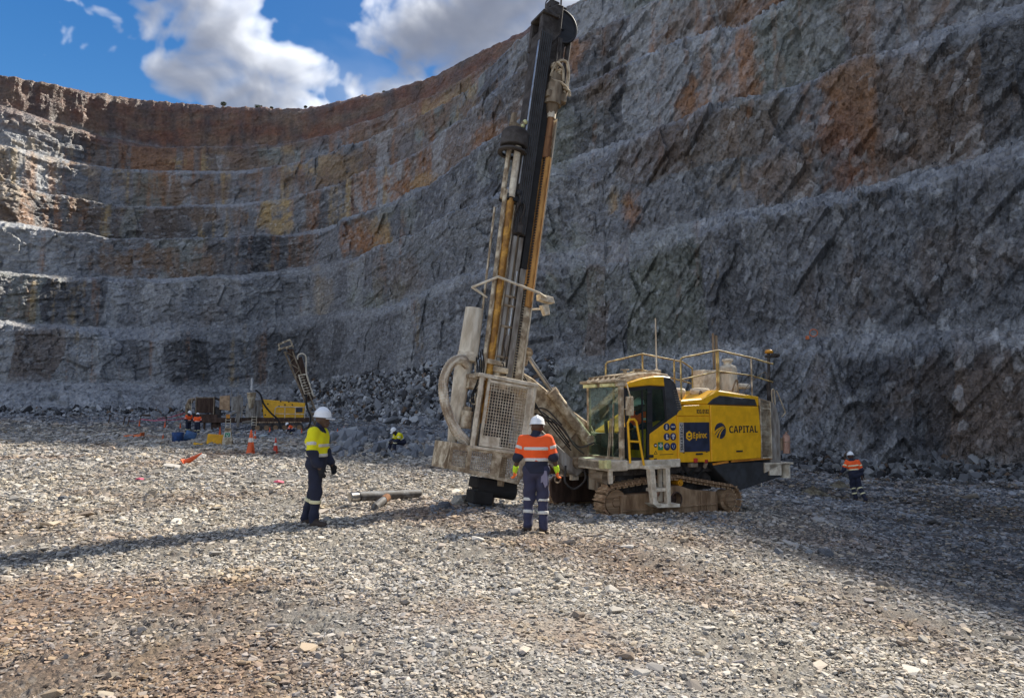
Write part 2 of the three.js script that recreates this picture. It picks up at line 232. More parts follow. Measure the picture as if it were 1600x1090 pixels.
        // upright panels between joints, each of its own tone
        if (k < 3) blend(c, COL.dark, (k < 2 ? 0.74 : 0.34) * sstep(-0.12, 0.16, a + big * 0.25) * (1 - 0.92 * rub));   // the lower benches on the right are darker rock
        const ph = H * 0.10 + noise(H * 0.22, y * 0.10, k * 5 + 1) * 0.9, PX = Math.floor(ph); let pb = 9, pid = 0; for (let i9 = -1; i9 < 2; i9++) { const hh = hash(PX + i9, k, 91), dd = Math.abs(PX + i9 + (hh & 1023) / 1023 - ph); if (dd < pb) { pb = dd; pid = hh; } }
        const ph2 = H * 0.42 + noise(H * 0.7, y * 0.2, k * 3) * 0.6, pid2 = hash(Math.floor(ph2), k, 17), pt = ((pid >>> 11) & 255) / 255, warm = sstep(-0.05, 0.2, a) * sstep(1.2, 3.2, k + t) * 0.20 + (k > 3 ? 0.12 : 0);
        blend(c, pt < 0.22 ? COL.dark : pt < 0.36 ? COL.pale : pt < 0.5 ? COL.green : pt < 0.62 + warm ? COL.brown : COL.grey, (0.5 - 0.3 * rub) * (0.6 + 0.4 * ((pid2 >>> 5) & 255) / 255));
        if (((pid2 >>> 14) & 255) < 24 && rub < 0.6) blend(c, ((pid2 >>> 4) & 1) ? COL.pale : COL.brown, 0.4);
        if (k > 0) { const rz = fbm(H * 0.028 + 9, k * 2.7, 3.3, 3), sk3 = fbm(H * 0.55, y * 0.035 + k, 8.8, 4), m3 = clamp(rz * 1.3 + sk3 * 1.1 + (k >= 3 ? 0.10 : -0.16) + warm * 0.5 - 0.32 + (((i3 >>> 6) & 255) / 255 - 0.5) * 0.25, 0, 1) * (1 - 0.55 * rub); if (m3 > 0) blend(c, fbm(H * 0.09, k * 5, 4, 2) > 0.12 ? COL.ochre : COL.rust, clamp(m3 * 1.8, 0, 0.75)); }   // water runs of iron stain
        const ta = (y - EYE.y) / Math.hypot(x, z), wa = fbm(p * 0.13, q * 0.22, 3.1, 3), wv = fbm(H * 0.45, y * 0.12, 13.1, 3);
        if (inFrame) for (const [sa2, se, sw, sh, sc, ss, sk2] of stainsAndSun) { if (sk2 >= 0 && sk2 !== k) continue;
          const ux = (a - sa2) * Math.cos(a * 0 + 0) / sw, uy = (ta - se) / sh; if (Math.abs(ux) > 2.2 || Math.abs(uy) > 2.2) continue;
          const m = 1.15 - Math.sqrt(ux * ux + uy * uy) + wa * 0.9 + wv * 1.0 + (((i2 >>> 9) & 255) / 255 - 0.5) * 0.7 + (((i3 >>> 4) & 255) / 255 - 0.5) * 0.5 + (((pid2 >>> 9) & 255) / 255 - 0.5) * 1.1 - rub * 0.35; if (m > 0) blend(c, sc, clamp(m * 1.3) * ss * (0.6 + 0.4 * clamp(0.5 + wv * 2)));
        }
        if (k >= 5) { const m = k === 7 ? sstep(-0.05, 0.25, t + wv * 0.2) : k === 6 ? sstep(0.35, 1.0, t + wa * 0.5 + wv * 0.3) * 0.8 : clamp(wa * 0.8 + wv * 0.4 - 0.1 + (t - 0.6) * 0.5, 0, 0.6); const c2 = [...COL.red]; blend(c2, COL.rust, clamp(0.3 + wv * 0.8) * 0.4); blend(c2, COL.brown, clamp(0.35 + fbm(H * 0.12, y * 0.3, 2, 4) * 1.4, 0, 0.9)); blend(c2, COL.dark, clamp(0.2 + fbm(H * 0.4, y * 0.12, 12, 3) * 1.2, 0, 0.6)); const fade = sstep(0.10, -0.02, a); blend(c, c2, m * mix(0.12, 1, fade)); }
        if (k < 5 && ((i3 >>> 8) & 255) > 205) blend(c, COL.pale, 0.08 + 0.30 * ((i3 >>> 17) & 255) / 255);   // pale flecks painted in as glints on the facets
        const g = 1.10 + 0.60 * noise(H * 3.1, y * 3.1, r * 3.1) + (((i3 >>> 13) & 255) / 255 - 0.5) * 0.44;
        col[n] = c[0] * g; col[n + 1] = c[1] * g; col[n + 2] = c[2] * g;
      }
    }
    const idx = new Uint32Array((N - 1) * (M - 1) * 6); let q = 0;
    for (let i = 0; i < N - 1; i++) for (let j = 0; j < M - 1; j++) { const A = i * M + j, B = A + M; idx[q++] = A; idx[q++] = B; idx[q++] = B + 1; idx[q++] = A; idx[q++] = B + 1; idx[q++] = A + 1; }
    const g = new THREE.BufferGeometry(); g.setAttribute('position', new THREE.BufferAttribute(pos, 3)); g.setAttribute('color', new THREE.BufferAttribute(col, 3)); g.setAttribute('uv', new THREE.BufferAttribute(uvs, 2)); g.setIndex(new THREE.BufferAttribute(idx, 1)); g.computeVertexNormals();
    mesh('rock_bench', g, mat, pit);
  });
}
// ---------------------------------------------------------------- the floor: one sheet of dusty broken rock, out past the foot of the walls
const STONE = { cream: [0.45, 0.405, 0.33], grey: [0.31, 0.30, 0.285], blue: [0.19, 0.205, 0.225], brown: [0.245, 0.165, 0.110], ochre: [0.45, 0.33, 0.17] };  // blue is the tint of the painted wall shade
const dirtMask = (x, z) => clamp(Math.exp(-((x + 5.2) ** 2 / 5 + (z + 7) ** 2 / 1.6)) + Math.exp(-((x - 0.2) ** 2 / 2 + (z + 6.6) ** 2 / 1.4)) * 0.95 + Math.exp(-((x - 2.2) ** 2 / 3 + (z + 5) ** 2 / 1)) * 0.5 + Math.exp(-((x + 2.5) ** 2 / 4 + (z + 4.8) ** 2 / 0.7)) * 0.4 + fbm(x * 0.8, z * 0.8, 6, 3) * 0.7 - 0.1);   // worn brown dirt
function floorColor(x, z) {
  const c = [...STONE.cream], r = Math.hypot(x, z), az = Math.atan2(x, -z), big = fbm(x * 0.22, z * 0.22, 5.5, 4), f = fbm(x * 1.1, z * 1.1, 2.5, 3);
  blend(c, STONE.grey, clamp(0.25 + big * 0.8));
  blend(c, STONE.brown, clamp(fbm(x * 0.3 + 9, z * 0.3, 7.7, 4) * 1.8 - 0.05 + dirtMask(x, z) * 1.1, 0, 0.9));
  blend(c, STONE.ochre, clamp(f * 1.4 - 0.45 + fbm(x * 0.25, z * 0.25, 31, 3) * 0.5, 0, 0.6));
  const edge = fbm(x * 0.09, z * 0.09, 15, 4) * 9;   // ragged edge of the wall shade painted on the floor
  const back = sstep(0, 12, -z - (34 + edge) - (x + 10) * -0.55 - sstep(-16, -34, x) * 14);
  const right = sstep(0, 5, x - 3.6 + (-z - 9) * -0.15 + edge * 0.25) * sstep(5, 9, r);
  blend(c, STONE.blue, clamp(Math.max(back, right) * 0.92));  // wall shade put into the floor colour, at the back and right
  if (right > 0) blend(c, [0.062, 0.056, 0.050], right * clamp(fbm(x * 0.16, z * 0.35, 3.7, 4) * 2.6 + 0.1 + sstep(6, 16, x) * 0.45, 0, 0.92));   // wet mud
  return c;
}
function stoneRelief(x, z, r) {   // relief of the stones that lie in the sheet itself
  const s1 = 0.027 + 0.0030 * r, s2 = s1 * 2.7;
  facet2(x / s1, z / s1); let y = (sstep(0.0, 0.30, W.e) * 0.24 + W.f * 0.13) * s1; const id = W.id, e1 = W.e;
  facet2(x / s2 + 31, z / s2); const big = ((W.id >>> 4) & 255) / 255; y += big > 0.62 ? (sstep(0.0, 0.2, W.e) * 0.17 + W.f * 0.10) * s2 : W.f * s2 * 0.05;
  return [y, id, e1, big > 0.6 ? W.id : 0];
}
const groundY = (x, z) => ground0(x, z);
const floorSheet = (() => {
  const az = []; for (let a = -Math.PI; a <= Math.PI + 1e-6;) { az.push(Math.min(a, Math.PI)); const o = Math.max(0, a - 0.66, -0.66 - a); a += o > 0 ? Math.min(0.12, 0.003 + o * 0.12) : 0.0016; } if (az[az.length - 1] < Math.PI) az.push(Math.PI);
  const rr = [0.3, 1, 2, 3, 3.6]; for (let i = 0; i <= 330; i++) rr.push(1 / mix(1 / 4.1, 1 / 190, i / 330)); rr.push(240, 320);
  const N = az.length, M = rr.length, pos = new Float32Array(N * M * 3), col = new Float32Array(N * M * 3), uvs = new Float32Array(N * M * 2);
  for (let i = 0; i < N; i++) for (let j = 0; j < M; j++) {
    const r = rr[j], a = az[i], x = r * Math.sin(a), z = -r * Math.cos(a), n = (i * M + j) * 3; let y = ground0(x, z), c = floorColor(x, z), g = 1;
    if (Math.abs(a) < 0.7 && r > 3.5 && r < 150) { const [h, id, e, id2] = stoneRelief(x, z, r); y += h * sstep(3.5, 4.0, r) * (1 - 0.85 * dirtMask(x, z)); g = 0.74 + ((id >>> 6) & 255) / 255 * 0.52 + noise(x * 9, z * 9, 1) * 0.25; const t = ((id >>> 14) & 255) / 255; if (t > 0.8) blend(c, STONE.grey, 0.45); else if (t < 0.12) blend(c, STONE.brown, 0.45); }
    if (r > 170) y -= 2 * sstep(170, 240, r);
    pos[n] = x; pos[n + 1] = y; pos[n + 2] = z; uvs[(i * M + j) * 2] = x / 0.95; uvs[(i * M + j) * 2 + 1] = z / 0.95; g *= mix(0.72, 1.3, dirtMask(x, z)); col[n] = c[0] * g; col[n + 1] = c[1] * g; col[n + 2] = c[2] * g;  // sheet darkened between stones: shade of the gaps put into its colour
  }
  const idx = new Uint32Array((N - 1) * (M - 1) * 6); let q = 0;
  for (let i = 0; i < N - 1; i++) for (let j = 0; j < M - 1; j++) { const A = i * M + j, B = A + M; idx[q++] = A; idx[q++] = B + 1; idx[q++] = B; idx[q++] = A; idx[q++] = A + 1; idx[q++] = B + 1; }
  const g = new THREE.BufferGeometry(); g.setAttribute('position', new THREE.BufferAttribute(pos, 3)); g.setAttribute('color', new THREE.BufferAttribute(col, 3)); g.setAttribute('uv', new THREE.BufferAttribute(uvs, 2)); g.setIndex(new THREE.BufferAttribute(idx, 1)); g.computeVertexNormals();
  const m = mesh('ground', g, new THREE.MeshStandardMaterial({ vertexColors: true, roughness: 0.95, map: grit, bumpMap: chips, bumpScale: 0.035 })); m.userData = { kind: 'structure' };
  return m;
})();
function shard(seed, flat = 0.55, n = 1) {   // a broken stone: the hull of a few scattered points, so all faces are flat and edges sharp
  const r = rng(seed * 7 + 3), pts = [], N = n > 2 ? 34 : n > 1 ? 22 : n ? 15 : 11, sx = 0.9 + r() * 0.5, sz = 0.65 + r() * 0.4;
  for (let i = 0; i < N; i++) { const v = new THREE.Vector3(r() - 0.5, r() - 0.5, r() - 0.5).normalize().multiplyScalar(0.5 * (0.78 + 0.3 * r())); v.y = clamp(v.y, -0.34, 0.30 + 0.06 * r()); pts.push(new THREE.Vector3(v.x * sx, v.y * flat * 1.5, v.z * sz)); }
  const q = new ConvexGeometry(pts); q.setAttribute('uv', new THREE.BufferAttribute(new Float32Array(q.attributes.position.count * 2), 2)); return q;
}
const toeTable = Array.from({ length: 301 }, (_, i) => column(-0.75 + i * 0.005)[0][0]), column_cache = (a) => { const u = clamp((a + 0.75) / 0.005, 0, 299.99), i = Math.floor(u); return mix(toeTable[i], toeTable[i + 1], u - i); };
const stoneMat = new THREE.MeshStandardMaterial({ roughness: 0.93 });
const stoneTint = (x, z, r, out = new THREE.Color()) => { const c = floorColor(x, z), t = r(), g = 0.62 + Math.pow(r(), 1.3) * 0.85; if (t > 0.86) blend(c, STONE.ochre, 0.3); else if (t < 0.2) blend(c, STONE.brown, 0.35); else if (t < 0.45) blend(c, STONE.grey, 0.5); return out.setRGB(c[0] * g, c[1] * g, c[2] * g); };
{
  const r = rng(11), list = [];
  for (let n = 0; n < 430000; n++) {
    const u = r(), d = u < 0.86 ? 4.2 * Math.pow(60 / 4.2, Math.pow(r(), 1.05)) : 30 + r() * 90, a = (r() - 0.5) * 1.36, x = d * Math.sin(a), z = -d * Math.cos(a);
    const cl = fbm(x * 0.55, z * 0.55, 21, 3), keep = clamp(0.66 + cl * 1.2 - sstep(9, 5, d) * 0.12); if (r() > keep * (1 - 0.55 * dirtMask(x, z))) continue;
    let s = (0.0115 + 0.0027 * d) * Math.exp((r() + r() + r() - 1.5) * 0.9); if (r() < 0.004) s *= 2.4;
    list.push([x, z, Math.min(s, 0.75), s / d, a]);
  }
  const order = list.map((e, i) => i).sort((p, q) => list[q][3] - list[p][3]), big = new Set(order.slice(0, 280));
  const kinds = [0, 1, 2, 3, 4, 5].map((k) => shard(40 + k, [0.42, 0.34, 0.55, 0.30, 0.46, 0.62][k], k < 3 ? 1 : 0)), m = new THREE.Matrix4(), e = new THREE.Euler(), qn = new THREE.Quaternion(), v = new THREE.Vector3(), sc = new THREE.Vector3(), c = new THREE.Color();
  const per = kinds.map(() => []); list.forEach((_, i) => { if (!big.has(i)) per[i % 6].push(i); });
  const place = ([x, z, s]) => { v.set(x, ground0(x, z) + stoneRelief(x, z, Math.hypot(x, z))[0] * (1 - 0.85 * dirtMask(x, z)) + s * 0.08, z); qn.setFromEuler(e.set((r() - 0.5) * 0.6, r() * 6.283, (r() - 0.5) * 0.6)); sc.set(s * (0.85 + r() * 0.4), s * (0.6 + r() * 0.45), s * (0.85 + r() * 0.4)); };
  const gravel = new THREE.Group(); gravel.name = 'gravel'; gravel.userData = { kind: 'stuff', label: 'loose grey and cream broken gravel over the whole pit floor', category: 'gravel' }; scene.add(gravel);
  per.forEach((ids, k) => { const im = new THREE.InstancedMesh(kinds[k], stoneMat, ids.length); im.name = 'gravel_stones'; im.userData = { kind: 'stuff' }; im.castShadow = im.receiveShadow = true; ids.forEach((id, i) => { place(list[id]); im.setMatrixAt(i, m.compose(v, qn, sc)); im.setColorAt(i, stoneTint(list[id][0], list[id][1], r, c)); }); gravel.add(im); });
  // the largest stones in view: each a piece of the ground
  const mats = []; for (let k = 0; k < 40; k++) mats.push(null);
  const tints = new Map();
  for (const id of big) { place(list[id]); stoneTint(list[id][0], list[id][1], r, c); const key = [c.r, c.g, c.b].map((t) => Math.round(t * 22)).join(); if (!tints.has(key)) { const sm = stoneMat.clone(); sm.color.copy(c); tints.set(key, sm); } const o = mesh('stone', kinds[id % 3], tints.get(key), floorSheet); o.position.copy(v); o.quaternion.copy(qn); o.scale.copy(sc); }
}
{ // broken rock fallen along the foot of the walls
  const r = rng(71), kinds = [0, 1, 2, 3].map((k) => shard(60 + k, 0.62, k < 2 ? 0 : 1)), per = [[], [], [], []];
  for (let n = 0; n < 15000; n++) {
    const a = -0.72 + 1.46 * r(), c = column_cache(a), w = mix(11, 4, sstep(-0.3, 0.05, a)), u = Math.pow(r(), 1.7), d = c + 2.5 - u * w * (0.6 + 0.8 * (0.5 + fbm(a * 22, 1, 1, 2))), s = (0.10 + 0.0020 * d) * Math.exp((r() + r() + r() - 1.4) * 1.1);
    per[n & 3].push([d * Math.sin(a), -d * Math.cos(a), Math.min(s, a > -0.02 ? 0.9 : 1.7), clamp((d - c + 1) / 3.2) * 1.1, a]);
  }
  for (let n = 0; n < 11000; n++) {   // the rubble bank behind the rock pile and the rig
    const a = -0.30 + 0.36 * r(), c = column(a), dt = c[0][0], dA = c[1][0], d = dt - 7 + (dA - dt + 8) * Math.pow(r(), 0.8), u = clamp((d - dt) / (dA - dt)), s = (0.16 + 0.0019 * d) * Math.exp((r() + r() + r() - 1.4) * 1.2);
    per[n & 3].push([d * Math.sin(a), -d * Math.cos(a), Math.min(s, 2.2), Math.pow(u, 1.25) * (c[1][1] - c[0][1]) + (u > 0 ? 0.1 : 0)]);
  }
  const g = new THREE.Group(); g.name = 'scree'; g.userData = { kind: 'stuff', label: 'broken grey rock lying along the foot of the pit walls', category: 'rubble' }; scene.add(g);
  const m = new THREE.Matrix4(), e = new THREE.Euler(), q = new THREE.Quaternion(), c = new THREE.Color();
  per.forEach((l, k) => { const im = new THREE.InstancedMesh(kinds[k], stoneMat, l.length); im.name = 'scree_rocks'; im.userData = { kind: 'stuff' }; im.castShadow = im.receiveShadow = true; l.forEach(([x, z, s, up, a], i) => { im.setMatrixAt(i, m.compose(new THREE.Vector3(x, ground0(x, z) + s * 0.2 + up, z), q.setFromEuler(e.set(r() * 6, r() * 6, r() * 6)), new THREE.Vector3(s, s, s))); const t = (0.42 + 0.6 * r()) * (a > -0.02 ? 0.5 : 1), b = r() < 0.07 ? COL.brown : r() < 0.25 ? COL.dark : r() < 0.4 ? COL.pale : COL.grey; im.setColorAt(i, c.setRGB(b[0] * t, b[1] * t, b[2] * t)); }); g.add(im); });
}
// ---------------------------------------------------------------- materials and shape helpers for made things
function grime(seed, lo, contrast, size = 256, streak = 1) {   // dust and dirt as a colour factor, tiles over 1 m or so
  const d = new Uint8Array(size * size * 4), P = 8;
  const per = (x, y, n) => { let s = 0, a = 1, t = 0, f = P; for (let i = 0; i < n; i++) { const u = x * f, v = y * f / streak; const X = Math.floor(u), Y = Math.floor(v), fx = u - X, fy = v - Y, F = Math.max(1, Math.round(f / streak)); const hh = (i2, j2) => (hash(((i2 % f) + f) % f, ((j2 % F) + F) % F, seed * 7 + i) & 1023) / 1023; const sx = fx * fx * (3 - 2 * fx), sy = fy * fy * (3 - 2 * fy); s += a * mix(mix(hh(X, Y), hh(X + 1, Y), sx), mix(hh(X, Y + 1), hh(X + 1, Y + 1), sx), sy); t += a; a *= 0.62; f *= 2; } return s / t; };
  for (let y = 0; y < size; y++) for (let x = 0; x < size; x++) { const n = per(x / size, y / size, 5), o = (y * size + x) * 4; const v = clamp(lo + (1 - lo) * sstep(0.5 - contrast, 0.5 + contrast, n)); d[o] = 255 * Math.pow(v, 0.85); d[o + 1] = 255 * v; d[o + 2] = 255 * Math.pow(v, 1.15); d[o + 3] = 255; }
  const t = new THREE.DataTexture(d, size, size); t.colorSpace = THREE.SRGBColorSpace; t.magFilter = THREE.LinearFilter; t.wrapS = t.wrapT = THREE.RepeatWrapping; t.needsUpdate = true; return t;
}
const dirtA = grime(1, 0.72, 0.3), dirtB = grime(2, 0.55, 0.26), dirtS = grime(3, 0.6, 0.28, 256, 4), dirtC = grime(4, 0.86, 0.4);
const paint = (r, g, b, o = {}) => new THREE.MeshStandardMaterial({ color: new THREE.Color(r, g, b), roughness: 0.6, map: dirtA, bumpMap: o.bump ? dirtB : null, bumpScale: 0.006, ...Object.fromEntries(Object.entries(o).filter(([k]) => k !== 'bump')) });
const M = {
  yellow: paint(0.95, 0.50, 0.010, { roughness: 0.42, map: dirtC }), dust: paint(0.66, 0.57, 0.41, { roughness: 0.9, map: dirtB }), dustPale: paint(0.80, 0.72, 0.56, { roughness: 0.88, map: dirtA }), dustDark: paint(0.36, 0.29, 0.20, { roughness: 0.9, map: dirtS }),
  black: paint(0.022, 0.022, 0.024, { roughness: 0.6 }), blackDust: paint(0.085, 0.075, 0.068, { roughness: 0.85, map: dirtB }), charcoal: paint(0.052, 0.056, 0.060, { roughness: 0.5 }), grey: paint(0.38, 0.36, 0.32, { roughness: 0.8, map: dirtS }),
  steel: paint(0.55, 0.55, 0.54, { metalness: 0.9, roughness: 0.3 }), rust: paint(0.34, 0.17, 0.075, { roughness: 0.9, map: dirtS }), rodOrange: paint(0.60, 0.30, 0.07, { roughness: 0.7, map: dirtS }), tubeYellow: paint(0.72, 0.38, 0.06, { roughness: 0.6, map: dirtB }), trackMud: paint(0.40, 0.27, 0.155, { roughness: 0.95, map: dirtS }), trackShoe: paint(0.66, 0.47, 0.29, { roughness: 0.85, map: dirtB }), brown: paint(0.11, 0.066, 0.045, { roughness: 0.85, map: dirtS }),
  navy: paint(0.028, 0.036, 0.072, { roughness: 0.5 }), ringOrange: paint(0.62, 0.17, 0.06, { roughness: 0.8 }), railCream: paint(0.80, 0.60, 0.22, { roughness: 0.6, map: dirtB }), white: paint(0.78, 0.78, 0.76, { roughness: 0.5 }), label: paint(0.62, 0.61, 0.58, { roughness: 0.5 }), green: paint(0.02, 0.27, 0.10, { roughness: 0.5 }), signBlue: paint(0.018, 0.036, 0.13, { roughness: 0.45 }), red: paint(0.55, 0.04, 0.03), pinkDust: paint(0.52, 0.32, 0.24, { roughness: 0.85, map: dirtB }), amber: paint(0.75, 0.35, 0.02, { roughness: 0.35 }), tapeOrange: paint(0.85, 0.34, 0.04, { roughness: 0.5 }),
  rubber: paint(0.018, 0.017, 0.016, { roughness: 0.8 }), lens: paint(0.85, 0.85, 0.42, { roughness: 0.3 }), hoseDust: paint(0.74, 0.66, 0.52, { roughness: 0.92, map: dirtB }), blue: paint(0.035, 0.10, 0.30, { roughness: 0.55 }), blueHose: paint(0.05, 0.22, 0.55, { roughness: 0.5 }), orange: paint(0.85, 0.13, 0.022, { roughness: 0.55 }), orangeFade: paint(0.86, 0.20, 0.05, { roughness: 0.6 }), reflect: paint(0.72, 0.70, 0.66, { roughness: 0.45 }), pvc: paint(0.18, 0.19, 0.20, { roughness: 0.7, map: dirtB }), bag: paint(0.70, 0.72, 0.72, { roughness: 0.8 }), wood: paint(0.16, 0.11, 0.07, { roughness: 0.95, map: dirtS }), pink: paint(0.85, 0.16, 0.26, { roughness: 0.7 }),
  glass: new THREE.MeshPhysicalMaterial({ color: new THREE.Color(0.74, 0.88, 0.82), roughness: 0.06, transmission: 1, thickness: 0, ior: 1.5, side: THREE.DoubleSide }),
};
function uvm(g, s = 0.8) {   // uv in metres by the way a face points
  if (g.index) g = g.toNonIndexed(); if (!g.attributes.normal) g.computeVertexNormals();
  const p = g.attributes.position, n = g.attributes.normal, uv = new Float32Array(p.count * 2);
  for (let i = 0; i < p.count; i += 3) { const nx = Math.abs(n.getX(i) + n.getX(i + 1) + n.getX(i + 2)), ny = Math.abs(n.getY(i) + n.getY(i + 1) + n.getY(i + 2)), nz = Math.abs(n.getZ(i) + n.getZ(i + 1) + n.getZ(i + 2)); for (let k = i; k < i + 3; k++) { const x = p.getX(k), y = p.getY(k), z = p.getZ(k); const [u, v] = nz >= nx && nz >= ny ? [x, y] : nx >= ny ? [z + 0.37, y] : [x + 0.13, z]; uv[k * 2] = u * s; uv[k * 2 + 1] = v * s; } }
  g.setAttribute('uv', new THREE.BufferAttribute(uv, 2)); return g;
}
function bx(x0, x1, y0, y1, z0, z1, r = 0.012) { const w = x1 - x0, h = y1 - y0, d = z1 - z0; r = Math.min(r, w * 0.3, h * 0.3, d * 0.3); const g = r > 0.002 ? new RoundedBoxGeometry(w, h, d, 1, r) : new THREE.BoxGeometry(w, h, d); g.translate((x0 + x1) / 2, (y0 + y1) / 2, (z0 + z1) / 2); return uvm(g); }
function prism(pts, z0, z1, bev = 0.012, holes) { const s = new THREE.Shape(pts.map(([x, y]) => new THREE.Vector2(x, y))); for (const h of holes || []) s.holes.push(new THREE.Path(h.map(([x, y]) => new THREE.Vector2(x, y)))); const d = z1 - z0, b = Math.min(bev, d * 0.3); const g = new THREE.ExtrudeGeometry(s, { depth: d - 2 * b, bevelEnabled: b > 0.001, bevelThickness: b, bevelSize: b, bevelOffset: -b, bevelSegments: 1, curveSegments: 10 }); g.translate(0, 0, z0 + b); return uvm(g); }
function cyl(a, b, r0, r1 = r0, seg = 14, open = false) { const A = new THREE.Vector3(...a), B = new THREE.Vector3(...b), d = B.clone().sub(A), L = d.length(); const g = new THREE.CylinderGeometry(r1, r0, L, seg, 1, open); const uv = g.attributes.uv; for (let i = 0; i < uv.count; i++) uv.setXY(i, uv.getX(i) * Math.max(0.3, r0 * 5), uv.getY(i) * L * 0.8); g.applyQuaternion(new THREE.Quaternion().setFromUnitVectors(new THREE.Vector3(0, 1, 0), d.normalize())); g.translate((A.x + B.x) / 2, (A.y + B.y) / 2, (A.z + B.z) / 2); return g.toNonIndexed(); }
function bar(a, b, w, h = w) { const A = new THREE.Vector3(...a), B = new THREE.Vector3(...b), d = B.clone().sub(A), L = d.length(); const g = new THREE.BoxGeometry(w, L, h); g.applyQuaternion(new THREE.Quaternion().setFromUnitVectors(new THREE.Vector3(0, 1, 0), d.normalize())); g.translate((A.x + B.x) / 2, (A.y + B.y) / 2, (A.z + B.z) / 2); return uvm(g); }
function pipe(pts, r, seg = 8) { const out = []; for (let i = 1; i < pts.length; i++) { out.push(cyl(pts[i - 1], pts[i], r, r, seg)); if (i < pts.length - 1) { const s = new THREE.SphereGeometry(r * 1.01, seg, 6); s.translate(...pts[i]); out.push(s.toNonIndexed()); } } return join(out); }
function curve(pts, r, n = 24, seg = 8, closed = false) { return new THREE.TubeGeometry(new THREE.CatmullRomCurve3(pts.map((p) => new THREE.Vector3(...p)), closed), n, r, seg, closed).toNonIndexed(); }
function ball(x, y, z, r, sx = 1, sy = 1, sz = 1) { const g = new THREE.SphereGeometry(r, 16, 12); g.scale(sx, sy, sz); g.translate(x, y, z); return g.toNonIndexed(); }
function lathe(pts, at = [0, 0, 0], seg = 24) { const g = new THREE.LatheGeometry(pts.map(([x, y]) => new THREE.Vector2(x, y)), seg); g.translate(...at); return g.toNonIndexed(); }
function canvasTex(w, h, draw) { const c = document.createElement('canvas'); c.width = w; c.height = h; draw(c.getContext('2d'), w, h); const t = new THREE.CanvasTexture(c); t.colorSpace = THREE.SRGBColorSpace; return t; }
import { FontLoader } from 'three/addons/loaders/FontLoader.js';
import { TextGeometry } from 'three/addons/geometries/TextGeometry.js';
const bold = await new FontLoader().loadAsync('fonts/droid/droid_sans_bold.typeface.json');
function text(str, width, height, at, mat, name, parent, turn = 0) {   // raised print, fitted to a width and height
  const g = new TextGeometry(str, { font: bold, size: 1, depth: 0.004, curveSegments: 4, bevelEnabled: false }); g.computeBoundingBox(); const b = g.boundingBox; g.translate(-b.min.x, -b.min.y, 0); g.scale(width / (b.max.x - b.min.x), height / (b.max.y - b.min.y), 1); if (turn) g.rotateZ(turn); g.translate(...at); return mesh(name, uvm(g), mat, parent);
}
